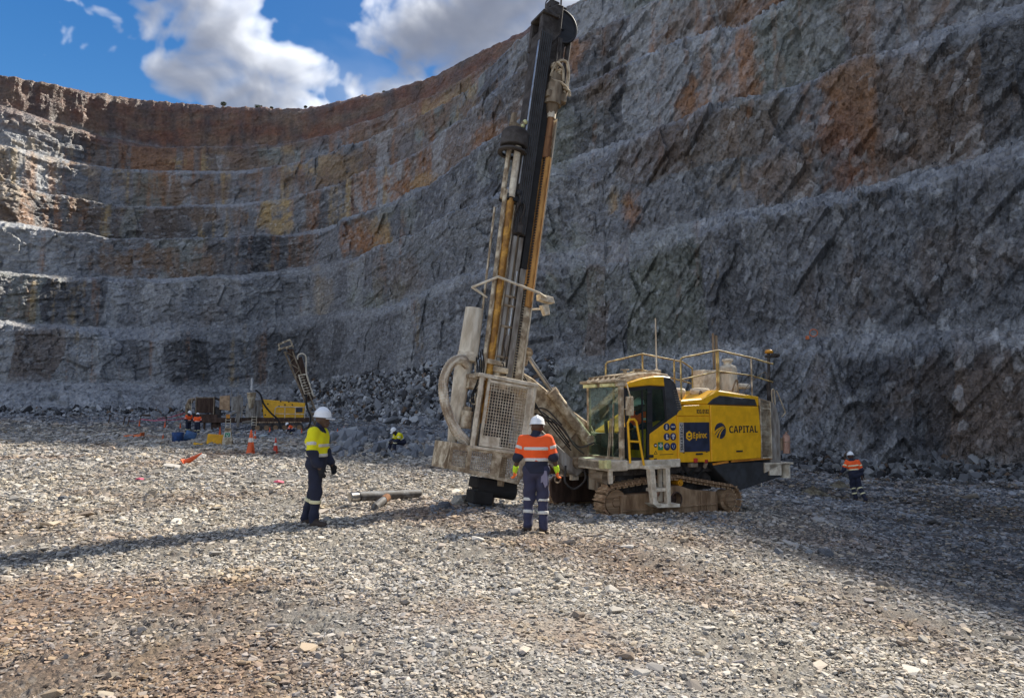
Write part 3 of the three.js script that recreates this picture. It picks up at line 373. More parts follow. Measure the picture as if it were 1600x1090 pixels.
// ---------------------------------------------------------------- the drill rig. Its own axes: x to the rear, y up, z to the near side
const rig = thing('drill_rig', 'big yellow and dust covered crawler drill rig with tall dark mast raised', 'drill rig', [RIG.x, RIG.y, RIG.z], RIG.yaw);
{
  const grp = (name, parent = rig) => { const g = new THREE.Group(); g.name = name; parent.add(g); return g; };
  // --- tracks: a closed chain of shoes round idler and sprocket
  const loop = []; {
    const arcP = (cx, cy, r, a0, a1, n) => { for (let i = 0; i <= n; i++) { const a = mix(a0, a1, i / n); loop.push([cx + r * Math.cos(a), cy + r * Math.sin(a)]); } };
    arcP(0.27, 0.33, 0.34, 4.66, 1.66, 14); loop.push([1.0, 0.735], [1.88, 0.80], [2.5, 0.69], [3.1, 0.585]); arcP(3.43, 0.20, 0.325, 1.35, -1.62, 12); loop.push([2.4, -0.09], [1.2, -0.05]);
  }
  const lc = new THREE.CurvePath(); for (let i = 0; i < loop.length; i++) { const a = loop[i], b = loop[(i + 1) % loop.length]; lc.add(new THREE.LineCurve3(new THREE.Vector3(...a, 0), new THREE.Vector3(...b, 0))); }
  const L = lc.getLength(), NS = 48;
  const shoeGeo = join([bx(-0.079, 0.079, -0.014, 0.014, -0.20, 0.20, 0.005), bx(-0.072, -0.048, 0.012, 0.048, -0.20, 0.20, 0.004), bx(0.0, 0.022, 0.012, 0.040, -0.20, 0.20, 0.004), bx(-0.06, 0.06, -0.075, -0.016, -0.10, -0.05, 0.008), bx(-0.06, 0.06, -0.075, -0.016, 0.05, 0.10, 0.008)]);
  function track(zc) {
    const g = grp('crawler_track'); g.position.z = zc;
    for (let i = 0; i < NS; i++) { const u = (i + 0.5) / NS, p = lc.getPointAt(u), q = lc.getTangentAt(u), s = mesh('track_shoe', shoeGeo, M.trackShoe, g); s.position.set(p.x, p.y, 0); s.rotation.z = Math.atan2(q.y, q.x); }
    mesh('idler_wheel', [cyl([0.27, 0.33, -0.12], [0.27, 0.33, 0.13], 0.265, 0.265, 28), cyl([0.27, 0.33, 0.1], [0.27, 0.33, 0.16], 0.1, 0.1, 18)], M.trackMud, g);
    mesh('sprocket', [cyl([3.43, 0.2, -0.12], [3.43, 0.2, 0.12], 0.24, 0.24, 24), cyl([3.43, 0.2, 0.1], [3.43, 0.2, 0.205], 0.155, 0.145, 20), ...Array.from({ length: 12 }, (_, k) => { const a = k * Math.PI / 6; return cyl([3.43 + 0.115 * Math.cos(a), 0.2 + 0.115 * Math.sin(a), 0.2], [3.43 + 0.115 * Math.cos(a), 0.2 + 0.115 * Math.sin(a), 0.222], 0.016, 0.016, 6); })], M.trackMud, g);
    mesh('track_frame', [prism([[0.36, 0.05], [0.36, 0.47], [1.15, 0.48], [1.5, 0.50], [1.74, 0.60], [1.98, 0.60], [2.35, 0.49], [3.02, 0.42], [3.08, 0.30], [3.08, -0.02], [2.9, -0.04]], -0.13, 0.16, 0.02, [Array.from({ length: 16 }, (_, k) => [1.86 + 0.13 * Math.cos(k * 0.3927), 0.31 + 0.155 * Math.sin(k * 0.3927)])]), bx(0.38, 3.0, 0.13, 0.165, 0.155, 0.195, 0.006), bx(0.34, 0.40, -0.02, 0.47, 0.12, 0.19, 0.01), bx(2.55, 2.60, 0.02, 0.44, 0.15, 0.18), bx(2.72, 2.76, 0.02, 0.42, 0.15, 0.18)], M.trackMud, g);
    mesh('pivot_cup', [cyl([1.86, 0.31, -0.10], [1.86, 0.31, 0.02], 0.15, 0.15, 22), new THREE.TorusGeometry(0.15, 0.02, 8, 24).translate(1.86, 0.31, 0.165).toNonIndexed()], M.brown, g);
    for (const x of [0.75, 1.12, 1.5, 1.88, 2.26, 2.64, 2.98]) mesh('track_roller', cyl([x, 0.045 - x * 0.03, -0.12], [x, 0.045 - x * 0.03, 0.15], 0.075, 0.075, 14), M.brown, g);
    mesh('top_roller', [cyl([2.02, 0.665, -0.12], [2.02, 0.665, 0.13], 0.075, 0.075, 14), cyl([2.02, 0.665, 0.12], [2.02, 0.665, 0.15], 0.035, 0.035, 10)], M.amber, g);
    return g;
  }
  track(-0.21); track(-2.28);
  mesh('chassis', [bx(0.75, 3.3, 0.42, 0.98, -1.95, -0.50), bx(0.2, 4.5, 0.86, 1.10, -2.0, -0.25), cyl([1.86, 0.35, -2.1], [1.86, 0.35, -0.35], 0.12), bx(0.45, 0.95, 0.52, 1.0, -1.2, -0.42)], M.blackDust, rig);
  mesh('belly_hoses', [curve([[2.1, 1.0, -0.3], [2.3, 0.78, -0.24], [2.6, 0.95, -0.28]], 0.03), curve([[2.2, 1.05, -0.26], [2.5, 0.7, -0.2], [2.9, 1.0, -0.26]], 0.025), curve([[0.15, 1.0, -0.1], [0.05, 0.75, -0.05], [0.25, 0.6, -0.2]], 0.022), curve([[0.3, 1.0, -0.4], [0.25, 0.6, -0.2], [0.5, 0.8, -0.5]], 0.03)], M.rubber, rig);
  mesh('front_drum', [cyl([0.2, 0.85, -0.75], [0.2, 0.85, -0.25], 0.17, 0.17, 18), bx(0.05, 0.5, 0.55, 1.02, -0.8, -0.5)], M.dustDark, rig);
  // --- rear counterweight with its reflective strips
  const cw = mesh('counterweight', [prism([[2.86, 1.07], [3.56, 0.46], [3.74, 0.40], [5.12, 0.66], [5.14, 1.04]], -2.22, -0.06, 0.03)], M.charcoal, rig);
  mesh('reflective_strip', prism([[2.95, 1.015], [3.42, 1.06], [3.42, 1.11], [2.93, 1.065]], -0.06, -0.035, 0.002), M.tapeOrange, cw); mesh('reflective_strip', prism([[3.5, 1.065], [5.0, 1.11], [5.0, 1.155], [3.5, 1.115]], -0.06, -0.035, 0.002), M.tapeOrange, cw);
  mesh('rear_step', [prism([[4.55, 0.78], [5.14, 0.97], [5.52, 0.95], [5.52, 1.0], [4.55, 1.02]], -0.5, -0.02, 0.01), prism([[4.7, 0.72], [5.1, 0.70], [5.1, 0.98], [4.7, 0.98]], -0.08, -0.02, 0.005), cyl([5.42, 0.62, -0.2], [5.42, 0.95, -0.2], 0.12, 0.12, 16), cyl([4.5, 0.45, -0.1], [4.5, 0.7, -0.1], 0.012)], M.dustPale, rig);
  // --- engine house
  const eng = mesh('engine_house', [prism([[1.16, 1.14], [1.90, 1.12], [4.44, 1.12], [4.42, 2.36], [2.1, 2.38], [1.92, 2.22], [1.16, 1.78]], -2.20, -0.03, 0.02)], M.yellow, rig);
  mesh('sign_panel', prism([[1.125, 1.15], [1.865, 1.13], [1.865, 2.17], [1.125, 1.765]], -0.04, 0.0, 0.008), M.yellow, eng);
  mesh('access_door', [prism([[1.905, 1.12], [2.845, 1.10], [2.845, 2.13], [1.905, 2.13]], -0.04, 0.0, 0.008)], M.yellow, eng);
  mesh('upper_panel', prism([[1.905, 2.145], [2.845, 2.145], [2.845, 2.40], [2.09, 2.375], [1.905, 2.235]], -0.04, 0.0, 0.008), M.yellow, eng);
  mesh('engine_door', prism([[2.87, 1.10], [4.41, 1.14], [4.44, 1.6], [4.38, 2.35], [2.87, 2.39]], -0.04, 0.005, 0.012), M.yellow, eng);
  for (const [x, y] of [[2.40, 1.27], [3.62, 1.30]]) mesh('latch', bx(x, x + 0.2, y, y + 0.04, 0.0, 0.02, 0.008), M.black, eng);
  for (const [x, y] of [[2.03, 1.32], [2.7, 1.32]]) mesh('hinge', bx(x, x + 0.05, y, y + 0.02, 0.0, 0.012, 0.003), M.black, eng);
  const hood = mesh('hood', [prism([[2.04, 2.40], [2.04, 2.50], [2.66, 2.545], [3.17, 2.74], [4.46, 2.60], [4.46, 2.36], [2.1, 2.40]], -2.18, -0.05, 0.03)], M.yellow, rig);
  mesh('hood_side_panel', prism([[2.82, 2.41], [2.98, 2.53], [3.20, 2.61], [4.30, 2.535], [4.36, 2.375]], -0.06, -0.02, 0.012), M.charcoal, hood);
  const gb = []; for (let i = 0; i < 9; i++) gb.push(bar([4.49 + i * 0.032, 1.19, -0.03], [4.47 + i * 0.032, 2.48 - i * 0.005, -0.03], 0.009)); for (let j = 0; j < 38; j++) gb.push(bar([4.45, 1.2 + j * 0.034, -0.028], [4.77, 1.2 + j * 0.034, -0.028], 0.009));
  const gr = mesh('radiator_grille', [prism([[4.44, 1.12], [4.80, 1.12], [4.80, 2.48], [4.44, 2.56]], -0.06, -0.008, 0.006, [[[4.475, 1.17], [4.765, 1.17], [4.765, 2.28], [4.475, 2.30]], [[4.475, 2.33], [4.765, 2.31], [4.765, 2.45], [4.475, 2.51]]])], M.dust, rig);
  mesh('grille_mesh', gb, M.dust, gr); mesh('grille_core', bx(4.46, 4.78, 1.14, 2.47, -1.0, -0.10, 0.005), M.black, gr);
  mesh('rear_cowl', [prism([[4.79, 1.0], [5.12, 0.98], [5.13, 1.97], [5.06, 2.28], [4.95, 2.46], [4.79, 2.5]], -2.2, -0.03, 0.03), bx(4.46, 4.82, 1.12, 2.44, -2.2, -1.1, 0.02)], M.grey, rig);
  const fe = mesh('fire_extinguisher', [lathe([[0, 0], [0.085, 0.01], [0.088, 0.40], [0.06, 0.46], [0.028, 0.48], [0.028, 0.52], [0, 0.52]], [5.24, 1.22, 0.03], 18)], M.pinkDust, rig);
  mesh('strap', [new THREE.TorusGeometry(0.09, 0.008, 6, 20).rotateX(Math.PI / 2).translate(5.24, 1.5, 0.03).toNonIndexed(), bx(5.1, 5.2, 1.3, 1.6, -0.05, 0.0), bar([5.2, 1.73, 0.03], [5.32, 1.76, 0.03], 0.02)], M.dustDark, fe);
  mesh('rear_hose', curve([[4.9, 2.4, -0.05], [4.86, 2.75, -0.02], [4.95, 2.78, -0.05], [5.0, 2.4, -0.06]], 0.018), M.dust, rig); mesh('rear_hose', curve([[5.1, 2.75, -0.1], [5.2, 2.4, -0.02], [5.28, 2.2, -0.02], [5.2, 2.12, -0.05]], 0.016), M.dust, rig);
  // --- markings on the near side
  const navy = mesh('navy_panel', bx(2.07, 2.815, 1.345, 2.0, 0.002, 0.012, 0.002), M.navy, eng);
  text('Epiroc', 0.40, 0.185, [2.335, 1.60, 0.012], M.yellow, 'lettering', navy);
  { const s = []; for (let k = 0; k < 6; k++) { const a0 = (k + 0.5) * Math.PI / 3, a1 = a0 + Math.PI / 3; s.push([Math.cos(a0), Math.sin(a0)]); } const c = [2.215, 1.70]; const hex = s.map(([x, y]) => [c[0] + x * 0.10, c[1] + y * 0.115]); mesh('emblem', [prism(hex, 0.010, 0.016, 0, [[[c[0] - 0.05, c[1] + 0.03], [c[0], c[1] + 0.06], [c[0] + 0.05, c[1] + 0.03], [c[0], c[1]]], [[c[0] - 0.055, c[1] - 0.01], [c[0], c[1] - 0.04], [c[0] + 0.055, c[1] - 0.01], [c[0] + 0.055, c[1] - 0.04], [c[0], c[1] - 0.072], [c[0] - 0.055, c[1] - 0.04]]])], M.yellow, navy); }
  const lab = mesh('label_strip', bx(1.945, 2.06, 1.345, 2.0, 0.002, 0.010, 0.002), M.label, eng);
  text('SMARTROC', 0.58, 0.075, [2.04, 1.385, 0.010], M.charcoal, 'lettering', lab, Math.PI / 2);
  text('RIG 0182', 0.36, 0.10, [2.46, 2.195, 0.0], M.black, 'lettering', eng);
  text('CAPITAL', 0.90, 0.165, [3.42, 1.745, 0.004], M.black, 'lettering', eng);
  { // round emblem: a dark disc crossed by a fan of road lines
    const em = mesh('emblem', cyl([3.145, 1.80, 0.0], [3.145, 1.80, 0.010], 0.185, 0.185, 36), M.navy, eng);
    em.geometry.translate(-3.145, 0, 0).scale(0.92, 1, 1).translate(3.145, 0, 0);
    const sw = (a, b, c, d, w) => { const up = [], dn = []; for (let i = 0; i <= 8; i++) { const t = i / 8, x = mix(mix(a[0], b[0], t), mix(b[0], c[0], t), t), y = mix(mix(a[1], b[1], t), mix(b[1], c[1], t), t), ww = w * (1 - t) * 0.9 + d; up.push([x - ww * 0.75, y + ww]); dn.unshift([x + ww * 0.75, y - ww]); } return prism([...up, ...dn], 0.009, 0.014, 0); };
    mesh('emblem_rays', [sw([2.955, 1.74], [3.06, 1.86], [3.24, 1.90], 0.004, 0.020), sw([3.0, 1.66], [3.09, 1.84], [3.26, 1.885], 0.004, 0.020), sw([3.09, 1.60], [3.12, 1.80], [3.28, 1.868], 0.004, 0.018)], M.yellow, em);
  }
  const disc = [[1.585, 1.905, 0], [1.765, 1.905, 1], [1.585, 1.69, 2], [1.765, 1.69, 3], [1.585, 1.475, 4], [1.765, 1.475, 5]];
  for (const [x, y, k] of disc) { const s = mesh('round_sign', cyl([x, y, 0], [x, y, 0.008], 0.083, 0.083, 24), M.signBlue, eng); const w = [];   // white pictures: glove, glasses, boot, hard hat, ear muffs, mask
    const P = (pts) => w.push(prism(pts.map(([a, b]) => [x + a * 0.055, y + b * 0.06]), 0.0075, 0.0115, 0));
    if (k === 0) { P([[-.5, -.9], [.35, -.9], [.4, .1], [.25, 1], [-.35, .9], [-.55, 0]]); }
    if (k === 1) { P([[-.95, .25], [-.1, .25], [-.1, -.25], [-.85, -.25]]); P([[.1, .25], [.95, .25], [.85, -.25], [.1, -.25]]); }
    if (k === 2) { P([[-.3, .9], [.3, .9], [.25, -.2], [.8, -.5], [.8, -.85], [-.35, -.85]]); }
    if (k === 3) { P([[-.95, 0], [.95, 0], [.75, .2], [.6, .7], [0, .95], [-.6, .7], [-.75, .2]]); P([[-.45, -.15], [.45, -.15], [.3, -.85], [-.3, -.85]]); }
    if (k === 4) { P([[-.5, -.5], [-.35, -.5], [-.35, .5], [-.5, .5]]); P([[.35, -.5], [.5, -.5], [.5, .5], [.35, .5]]); P([[-.45, .6], [.45, .6], [.3, .8], [-.3, .8]]); }
    if (k === 5) { P([[-.55, -.35], [-.4, -.35], [-.4, .5], [-.55, .5]]); P([[.4, -.35], [.55, -.35], [.55, .5], [.4, .5]]); P([[-.4, -.5], [.4, -.5], [.2, -.7], [-.2, -.7]]); }
    mesh('pictogram', w, M.white, s); }
  { const s = mesh('first_aid_sign', bx(1.34, 1.475, 1.405, 1.575, 0, 0.008, 0.002), M.green, eng); mesh('white_cross', [bx(1.39, 1.43, 1.455, 1.555, 0.008, 0.0115, 0), bx(1.36, 1.46, 1.485, 1.525, 0.0081, 0.0116, 0)], M.white, s); }
  { const s = mesh('round_sign', cyl([1.27, 1.51, 0], [1.27, 1.51, 0.008], 0.045, 0.045, 18), M.black, eng); mesh('pictogram', bx(1.245, 1.295, 1.495, 1.525, 0.008, 0.011, 0), M.white, s); }
  mesh('warning_sign', prism([[1.225, 1.315], [1.325, 1.315], [1.275, 1.40]], 0, 0.004, 0, [[[1.242, 1.326], [1.308, 1.326], [1.275, 1.382]]]), M.black, eng);
  mesh('small_print', [bx(1.39, 1.76, 1.300, 1.312, 0, 0.003, 0), bx(1.23, 1.25, 1.19, 1.23, 0, 0.003, 0), bx(1.262, 1.30, 1.19, 1.23, 0, 0.003, 0)], M.black, eng);
  mesh('isolator_switch', bx(2.33, 2.42, 1.10, 1.20, 0.0, 0.05), M.red, rig); mesh('isolator_switch', bx(2.66, 2.73, 1.08, 1.16, 0.0, 0.04), M.red, rig); mesh('isolator_bracket', bx(2.24, 2.44, 1.0, 1.09, -0.1, 0.03), M.dustDark, rig); mesh('cable_gland', cyl([2.7, 0.98, -0.05], [2.7, 1.08, 0.0], 0.045), M.dustDark, rig);
  // --- cab
  const cab = grp('cab');
  mesh('cab_floor', [bx(-0.02, 1.95, 1.02, 1.20, -1.38, 0.02, 0.02), bx(-0.02, 0.46, 1.0, 1.22, -1.42, 0.10, 0.02), bx(-0.06, 0.12, 0.70, 1.02, -1.42, -1.3, 0.01), bx(0.0, 0.1, 0.74, 1.02, 0.0, 0.06, 0.01)], M.dustPale, cab);
  mesh('cab_frame', [bx(0.36, 0.46, 1.2, 2.82, -0.10, 0.0, 0.02), bx(0.36, 0.44, 1.2, 2.82, -1.33, -1.25, 0.02), bx(0.30, 0.50, 2.78, 2.90, -1.36, 0.02, 0.02), bx(0.34, 0.46, 1.18, 1.27, -1.33, 0.0, 0.01), bar([0.40, 1.25, -0.36], [0.40, 2.8, -0.30], 0.035)], M.dust, cab);
  mesh('cab_rear_wall', [bx(1.82, 1.90, 1.2, 2.85, -1.33, -0.05), bx(0.4, 1.9, 1.2, 1.75, -1.34, -1.30), bx(0.5, 1.85, 2.80, 2.86, -1.3, -0.04)], M.charcoal, cab);
  mesh('cab_side_panel', prism([[1.52, 3.03], [1.72, 3.01], [1.88, 2.86], [2.04, 2.36], [2.04, 2.28], [1.87, 2.15], [1.60, 2.02], [1.545, 2.78]], -1.30, 0.0, 0.025), M.charcoal, cab);
  for (let i = 0; i < 9; i++) mesh('louvre', bx(1.80 + i * 0.014, 1.90 + i * 0.016, 2.70 - i * 0.052, 2.715 - i * 0.052, -0.012, 0.014, 0.003), M.grey, cab);
  mesh('roof_side', prism([[0.50, 2.82], [0.62, 2.885], [0.95, 2.975], [1.25, 3.02], [1.53, 3.03], [1.555, 2.80], [1.14, 2.815], [0.52, 2.755]], -0.12, 0.015, 0.02), M.yellow, cab);
  mesh('roof', [prism([[0.28, 2.90], [0.45, 3.0], [0.9, 3.09], [1.35, 3.12], [1.75, 3.08], [1.9, 2.92], [1.5, 2.86], [0.5, 2.86]], -1.34, -0.11, 0.03), bx(0.22, 0.5, 2.87, 2.93, -1.40, 0.03, 0.02), ...[0, 1, 2, 3, 4, 5].map((k) => bar([0.35, 2.99, -1.2 + k * 0.2], [1.5, 3.145, -1.2 + k * 0.2], 0.05, 0.03)), cyl([0.85, 3.1, -0.5], [0.85, 3.17, -0.5], 0.04), cyl([0.85, 3.165, -0.5], [0.85, 3.185, -0.5], 0.1, 0.09), cyl([1.4, 3.1, -0.75], [1.4, 3.2, -0.75], 0.08), cyl([1.4, 3.2, -0.75], [1.4, 3.215, -0.75], 0.13), bx(1.75, 1.95, 2.95, 3.2, -0.75, -0.6)], M.dust, cab);
  for (const z of [-1.30, -0.62]) mesh('work_light', bx(0.24, 0.30, 2.775, 2.855, z, z + 0.52, 0.015), M.lens, cab);
  mesh('windscreen', bx(0.375, 0.385, 1.26, 2.79, -1.25, -0.09, 0), M.glass, cab);
  mesh('door_frame', [prism([[0.46, 2.745], [1.14, 2.815], [1.57, 2.80], [1.63, 2.02], [1.12, 1.745], [1.10, 1.17], [0.53, 1.20]], -0.05, -0.005, 0.01, [[[0.54, 2.68], [1.09, 2.745], [1.05, 1.24], [0.60, 1.26]], [[1.20, 2.75], [1.515, 2.74], [1.565, 2.08], [1.20, 1.88]]]), bar([0.95, 2.7, -0.03], [0.95, 1.25, -0.03], 0.03)], M.black, cab);
  mesh('door_glass', prism([[0.53, 2.69], [1.10, 2.755], [1.06, 1.23], [0.59, 1.25]], -0.034, -0.026, 0), M.glass, cab); mesh('side_glass', prism([[1.19, 2.76], [1.525, 2.75], [1.575, 2.07], [1.19, 1.87]], -0.034, -0.026, 0), M.glass, cab);
  mesh('door_handle', [bx(1.05, 1.17, 1.99, 2.06, -0.01, 0.03), bx(1.05, 1.2, 1.25, 1.31, -0.01, 0.03), bx(1.07, 1.17, 2.62, 2.68, -0.01, 0.03)], M.black, cab);
  mesh('seat', [bx(1.15, 1.65, 1.35, 1.65, -0.9, -0.38, 0.06), prism([[1.5, 1.6], [1.68, 1.6], [1.78, 2.45], [1.62, 2.45]], -0.9, -0.38, 0.04)], M.black, cab);
  mesh('console', [bx(0.85, 1.05, 1.25, 1.75, -0.95, -0.75, 0.03), bar([0.62, 1.25, -0.85], [0.55, 2.1, -0.85], 0.06), bx(0.48, 0.56, 2.05, 2.4, -1.0, -0.72, 0.02), bx(0.46, 0.50, 1.45, 1.75, -0.9, -0.6, 0.02)], M.charcoal, cab);
  mesh('wiper', [bar([0.36, 1.24, -0.50], [0.345, 2.1, -0.36], 0.02), bar([0.36, 1.24, -0.45], [0.345, 2.1, -0.30], 0.018), bar([0.345, 1.5, -0.30], [0.345, 2.4, -0.24], 0.025)], M.dust, cab);
  mesh('mirror', [bx(0.38, 0.44, 2.16, 2.56, 0.14, 0.36, 0.025), bar([0.45, 2.6, 0.2], [0.48, 2.86, 0.05], 0.02), bar([0.46, 2.62, 0.2], [0.46, 2.5, 0.2], 0.02), bar([0.44, 2.3, 0.14], [0.46, 2.3, -0.02], 0.02)], M.dust, cab);
  mesh('grab_rail', [pipe([[0.50, 1.16, 0.12], [0.455, 2.0, 0.12], [0.50, 2.08, 0.12], [0.62, 2.08, 0.12], [0.68, 2.02, 0.12], [0.86, 1.10, 0.12], [0.92, 1.06, 0.12]], 0.026, 10), cyl([0.48, 1.62, 0.12], [0.755, 1.60, 0.12], 0.024)], M.yellow, cab);
  mesh('marker_light', [bx(-0.10, 0.02, 1.06, 1.24, 0.03, 0.13, 0.015)], M.lens, cab); mesh('step_light', bx(-0.045, -0.02, 1.04, 1.22, -0.26, -0.06, 0.01), M.lens, cab);
  // --- boarding step
  mesh('boarding_step', [bx(0.80, 1.40, 1.03, 1.10, 0.0, 0.34, 0.01), prism([[0.84, 1.06], [0.98, 1.06], [1.04, 0.36], [1.15, 0.26], [1.05, 0.22], [0.93, 0.30]], 0.20, 0.34, 0.01), prism([[1.27, 1.05], [1.39, 1.05], [1.40, 0.28], [1.30, 0.28]], 0.22, 0.34, 0.01), prism([[0.93, 0.30], [1.05, 0.22], [1.64, 0.20], [1.64, 0.27], [1.05, 0.30]], 0.02, 0.34, 0.008), bx(0.96, 1.36, 0.55, 0.62, 0.04, 0.30, 0.008), bx(1.3, 1.4, 0.3, 1.05, 0.0, 0.06)], M.dustPale, rig);
  mesh('tail_lamp', ball(1.18, 0.5, 0.1, 0.09), M.pinkDust, rig);
  // --- rails, canister, mast of the engine deck
  const rz = -0.1; mesh('handrail', [pipe([[2.11, 2.42, rz], [2.11, 3.42, rz], [2.16, 3.46, rz], [3.24, 3.67, rz], [4.29, 3.53, rz], [5.0, 3.40, rz]], 0.021, 10), pipe([[2.11, 2.96, rz], [3.24, 3.18, rz], [4.29, 3.10, rz], [4.98, 2.96, rz]], 0.018), cyl([3.24, 2.70, rz], [3.24, 3.67, rz], 0.021), cyl([3.28, 2.70, rz - 0.1], [3.28, 3.64, rz - 0.1], 0.02)], M.railCream, rig);
  mesh('handrail', [cyl([4.29, 2.6, rz], [4.29, 3.53, rz], 0.021)], M.dust, rig);
  const fz = -2.15; mesh('handrail', [pipe([[1.47, 2.95, fz], [1.47, 3.40, fz], [1.52, 3.46, fz], [2.61, 3.71, fz], [3.91, 3.55, fz], [4.25, 3.38, fz], [4.25, 2.6, fz]], 0.021, 10), pipe([[1.47, 3.05, fz], [2.6, 3.3, fz], [4.2, 2.98, fz]], 0.02), cyl([2.61, 2.6, fz], [2.61, 3.71, fz], 0.024), cyl([3.64, 2.6, fz], [3.64, 3.6, fz], 0.024)], M.railCream, rig);
  const bc = mesh('beacon_pole', [cyl([5.06, 2.4, -0.3], [5.06, 2.9, -0.3], 0.055), cyl([5.07, 2.85, -0.3], [5.09, 3.68, -0.3], 0.035), bx(5.0, 5.36, 3.58, 3.64, -0.36, -0.24), bx(5.24, 5.4, 3.6, 3.68, -0.38, -0.22)], M.blackDust, rig); mesh('beacon', lathe([[0, 0], [0.10, 0], [0.10, 0.05], [0.07, 0.09], [0, 0.10]], [5.1, 3.68, -0.3], 18), M.amber, bc);
  mesh('antenna', [cyl([2.06, 3.0, -0.9], [2.06, 3.25, -0.9], 0.035), cyl([2.06, 3.2, -0.9], [2.05, 4.45, -0.9], 0.018, 0.014)], M.dustPale, rig);
  mesh('antenna', [cyl([2.24, 3.0, -1.1], [2.24, 4.5, -1.1], 0.008)], M.black, rig);
  mesh('exhaust_pipe', [cyl([4.0, 2.6, -1.05], [3.98, 4.2, -1.05], 0.03), cyl([4.1, 2.6, -1.05], [4.08, 4.15, -1.05], 0.035)], M.dustDark, rig);
  const can = mesh('air_cleaner', [lathe([[0, 0], [0.215, 0.0], [0.225, 0.05], [0.225, 0.62], [0.19, 0.70], [0.10, 0.74], [0.10, 0.80], [0.14, 0.82], [0.13, 0.88], [0, 0.90]], [4.40, 2.68, -1.0], 26)], M.dustPale, rig); mesh('strap', [new THREE.TorusGeometry(0.228, 0.015, 6, 28).rotateX(Math.PI / 2).translate(4.4, 3.2, -1).toNonIndexed()], M.dustDark, can);
  mesh('muffler', [bar([4.0, 2.72, -0.55], [4.3, 2.88, -0.5], 0.09), cyl([4.2, 2.86, -0.5], [4.56, 2.86, -0.5], 0.07), bar([3.4, 2.6, -0.6], [3.75, 2.95, -0.6], 0.03), bar([4.0, 2.7, -0.45], [4.18, 3.0, -0.45], 0.03)], M.dustPale, rig);
  mesh('control_box', [bx(3.56, 4.06, 2.62, 3.27, -1.35, -0.95, 0.02)], M.dustPale, rig);
  for (const [x, z] of [[3.12, -0.62], [2.66, -0.95]]) mesh('filter_cap', [lathe([[0, 0], [0.19, 0], [0.23, 0.14], [0.235, 0.20], [0.21, 0.25], [0, 0.27]], [x, 2.54, z], 24)], M.dustPale, rig);
  mesh('deck_hose', [curve([[3.8, 2.6, -0.3], [3.9, 2.95, -0.25], [4.0, 3.0, -0.3], [4.05, 2.6, -0.3]], 0.02), curve([[2.9, 2.6, -0.4], [2.95, 2.72, -0.4], [3.0, 2.56, -0.35]], 0.02), curve([[4.05, 2.65, -0.2], [4.3, 2.9, -0.2], [4.85, 3.2, -0.2], [4.95, 3.0, -0.25]], 0.008)], M.dustDark, rig);
  // --- boom between body and mast
  mesh('boom', [prism([[-1.22, 3.10], [-0.98, 2.98], [-0.2, 2.42], [0.55, 1.95], [0.75, 1.55], [0.30, 1.20], [-0.12, 1.30], [-0.55, 1.62], [-0.95, 2.06], [-1.35, 2.18]], -1.78, -1.42, 0.03), prism([[-1.0, 2.36], [-1.2, 2.42], [-1.35, 2.2], [-1.1, 2.0]], -1.86, -1.36, 0.02)], M.dust, rig);
  mesh('boom_link', [prism([[-1.35, 2.02], [-1.22, 2.12], [-0.15, 1.22], [0.25, 0.95], [0.0, 0.78], [-0.35, 0.98]], -1.42, -1.18, 0.03), prism([[-1.35, 1.75], [-1.25, 1.8], [0.0, 0.9], [-0.1, 0.8]], -1.7, -1.5, 0.02)], M.grey, rig);
  mesh('boom_foot', [prism([[-0.3, 1.35], [0.2, 1.85], [0.75, 1.75], [0.75, 0.85], [0.1, 0.75], [-0.2, 0.95]], -2.0, -1.3, 0.04), cyl([0.0, 1.1, -2.05], [0.0, 1.1, -1.1], 0.13)], M.dustDark, rig);
  const ram = mesh('boom_ram', [cyl([-0.62, 2.66, -1.2], [0.30, 1.60, -1.2], 0.125, 0.125, 20), cyl([-0.66, 2.71, -1.2], [-0.58, 2.61, -1.2], 0.14, 0.14, 20)], M.dust, rig); mesh('ram_rod', cyl([-1.27, 3.50, -1.2], [-0.6, 2.64, -1.2], 0.045, 0.045, 16), M.steel, ram); mesh('ram_eye', [cyl([-1.28, 3.52, -1.28], [-1.28, 3.52, -1.10], 0.115, 0.115, 18), cyl([-1.28, 3.52, -1.1], [-1.28, 3.52, -1.06], 0.055, 0.055, 14), cyl([0.3, 1.6, -1.32], [0.3, 1.6, -1.06], 0.12, 0.12, 18)], M.dust, ram);
  const ram2 = mesh('boom_ram', [cyl([-0.5, 2.35, -1.95], [0.4, 1.55, -1.95], 0.11, 0.11, 16)], M.dust, rig); mesh('ram_rod', cyl([-1.3, 3.1, -1.95], [-0.4, 2.28, -1.95], 0.04, 0.04, 12), M.steel, ram2);
  mesh('boom_hose', [curve([[-1.1, 2.2, -1.15], [-0.7, 2.05, -1.0], [-0.25, 1.6, -1.0], [0.0, 1.45, -1.05], [0.35, 1.55, -1.0]], 0.022), curve([[-1.15, 2.1, -1.12], [-0.6, 1.95, -0.95], [-0.2, 1.5, -0.98], [0.1, 1.3, -1.05]], 0.02), curve([[-0.35, 1.05, -1.1], [-0.42, 0.7, -1.0], [-0.2, 0.55, -1.0], [0.1, 0.75, -1.0], [0.12, 1.0, -1.1]], 0.025), curve([[-1.2, 2.3, -1.1], [-0.9, 2.3, -1.05], [-0.5, 1.95, -1.0]], 0.018)], M.blackDust, rig);
  mesh('front_guard', [prism([[-0.22, 0.62], [-0.10, 0.74], [1.2, 0.74], [1.25, 0.10], [-0.1, 0.12], [-0.2, 0.3]], -2.08, -2.0, 0.02), bx(0.02, 0.75, 0.74, 0.93, -2.6, -2.5), ...Array.from({ length: 14 }, (_, k) => bx(0.03 + k * 0.052, 0.055 + k * 0.052, 0.93, 0.965, -2.58, -2.52, 0))], M.brown, rig);

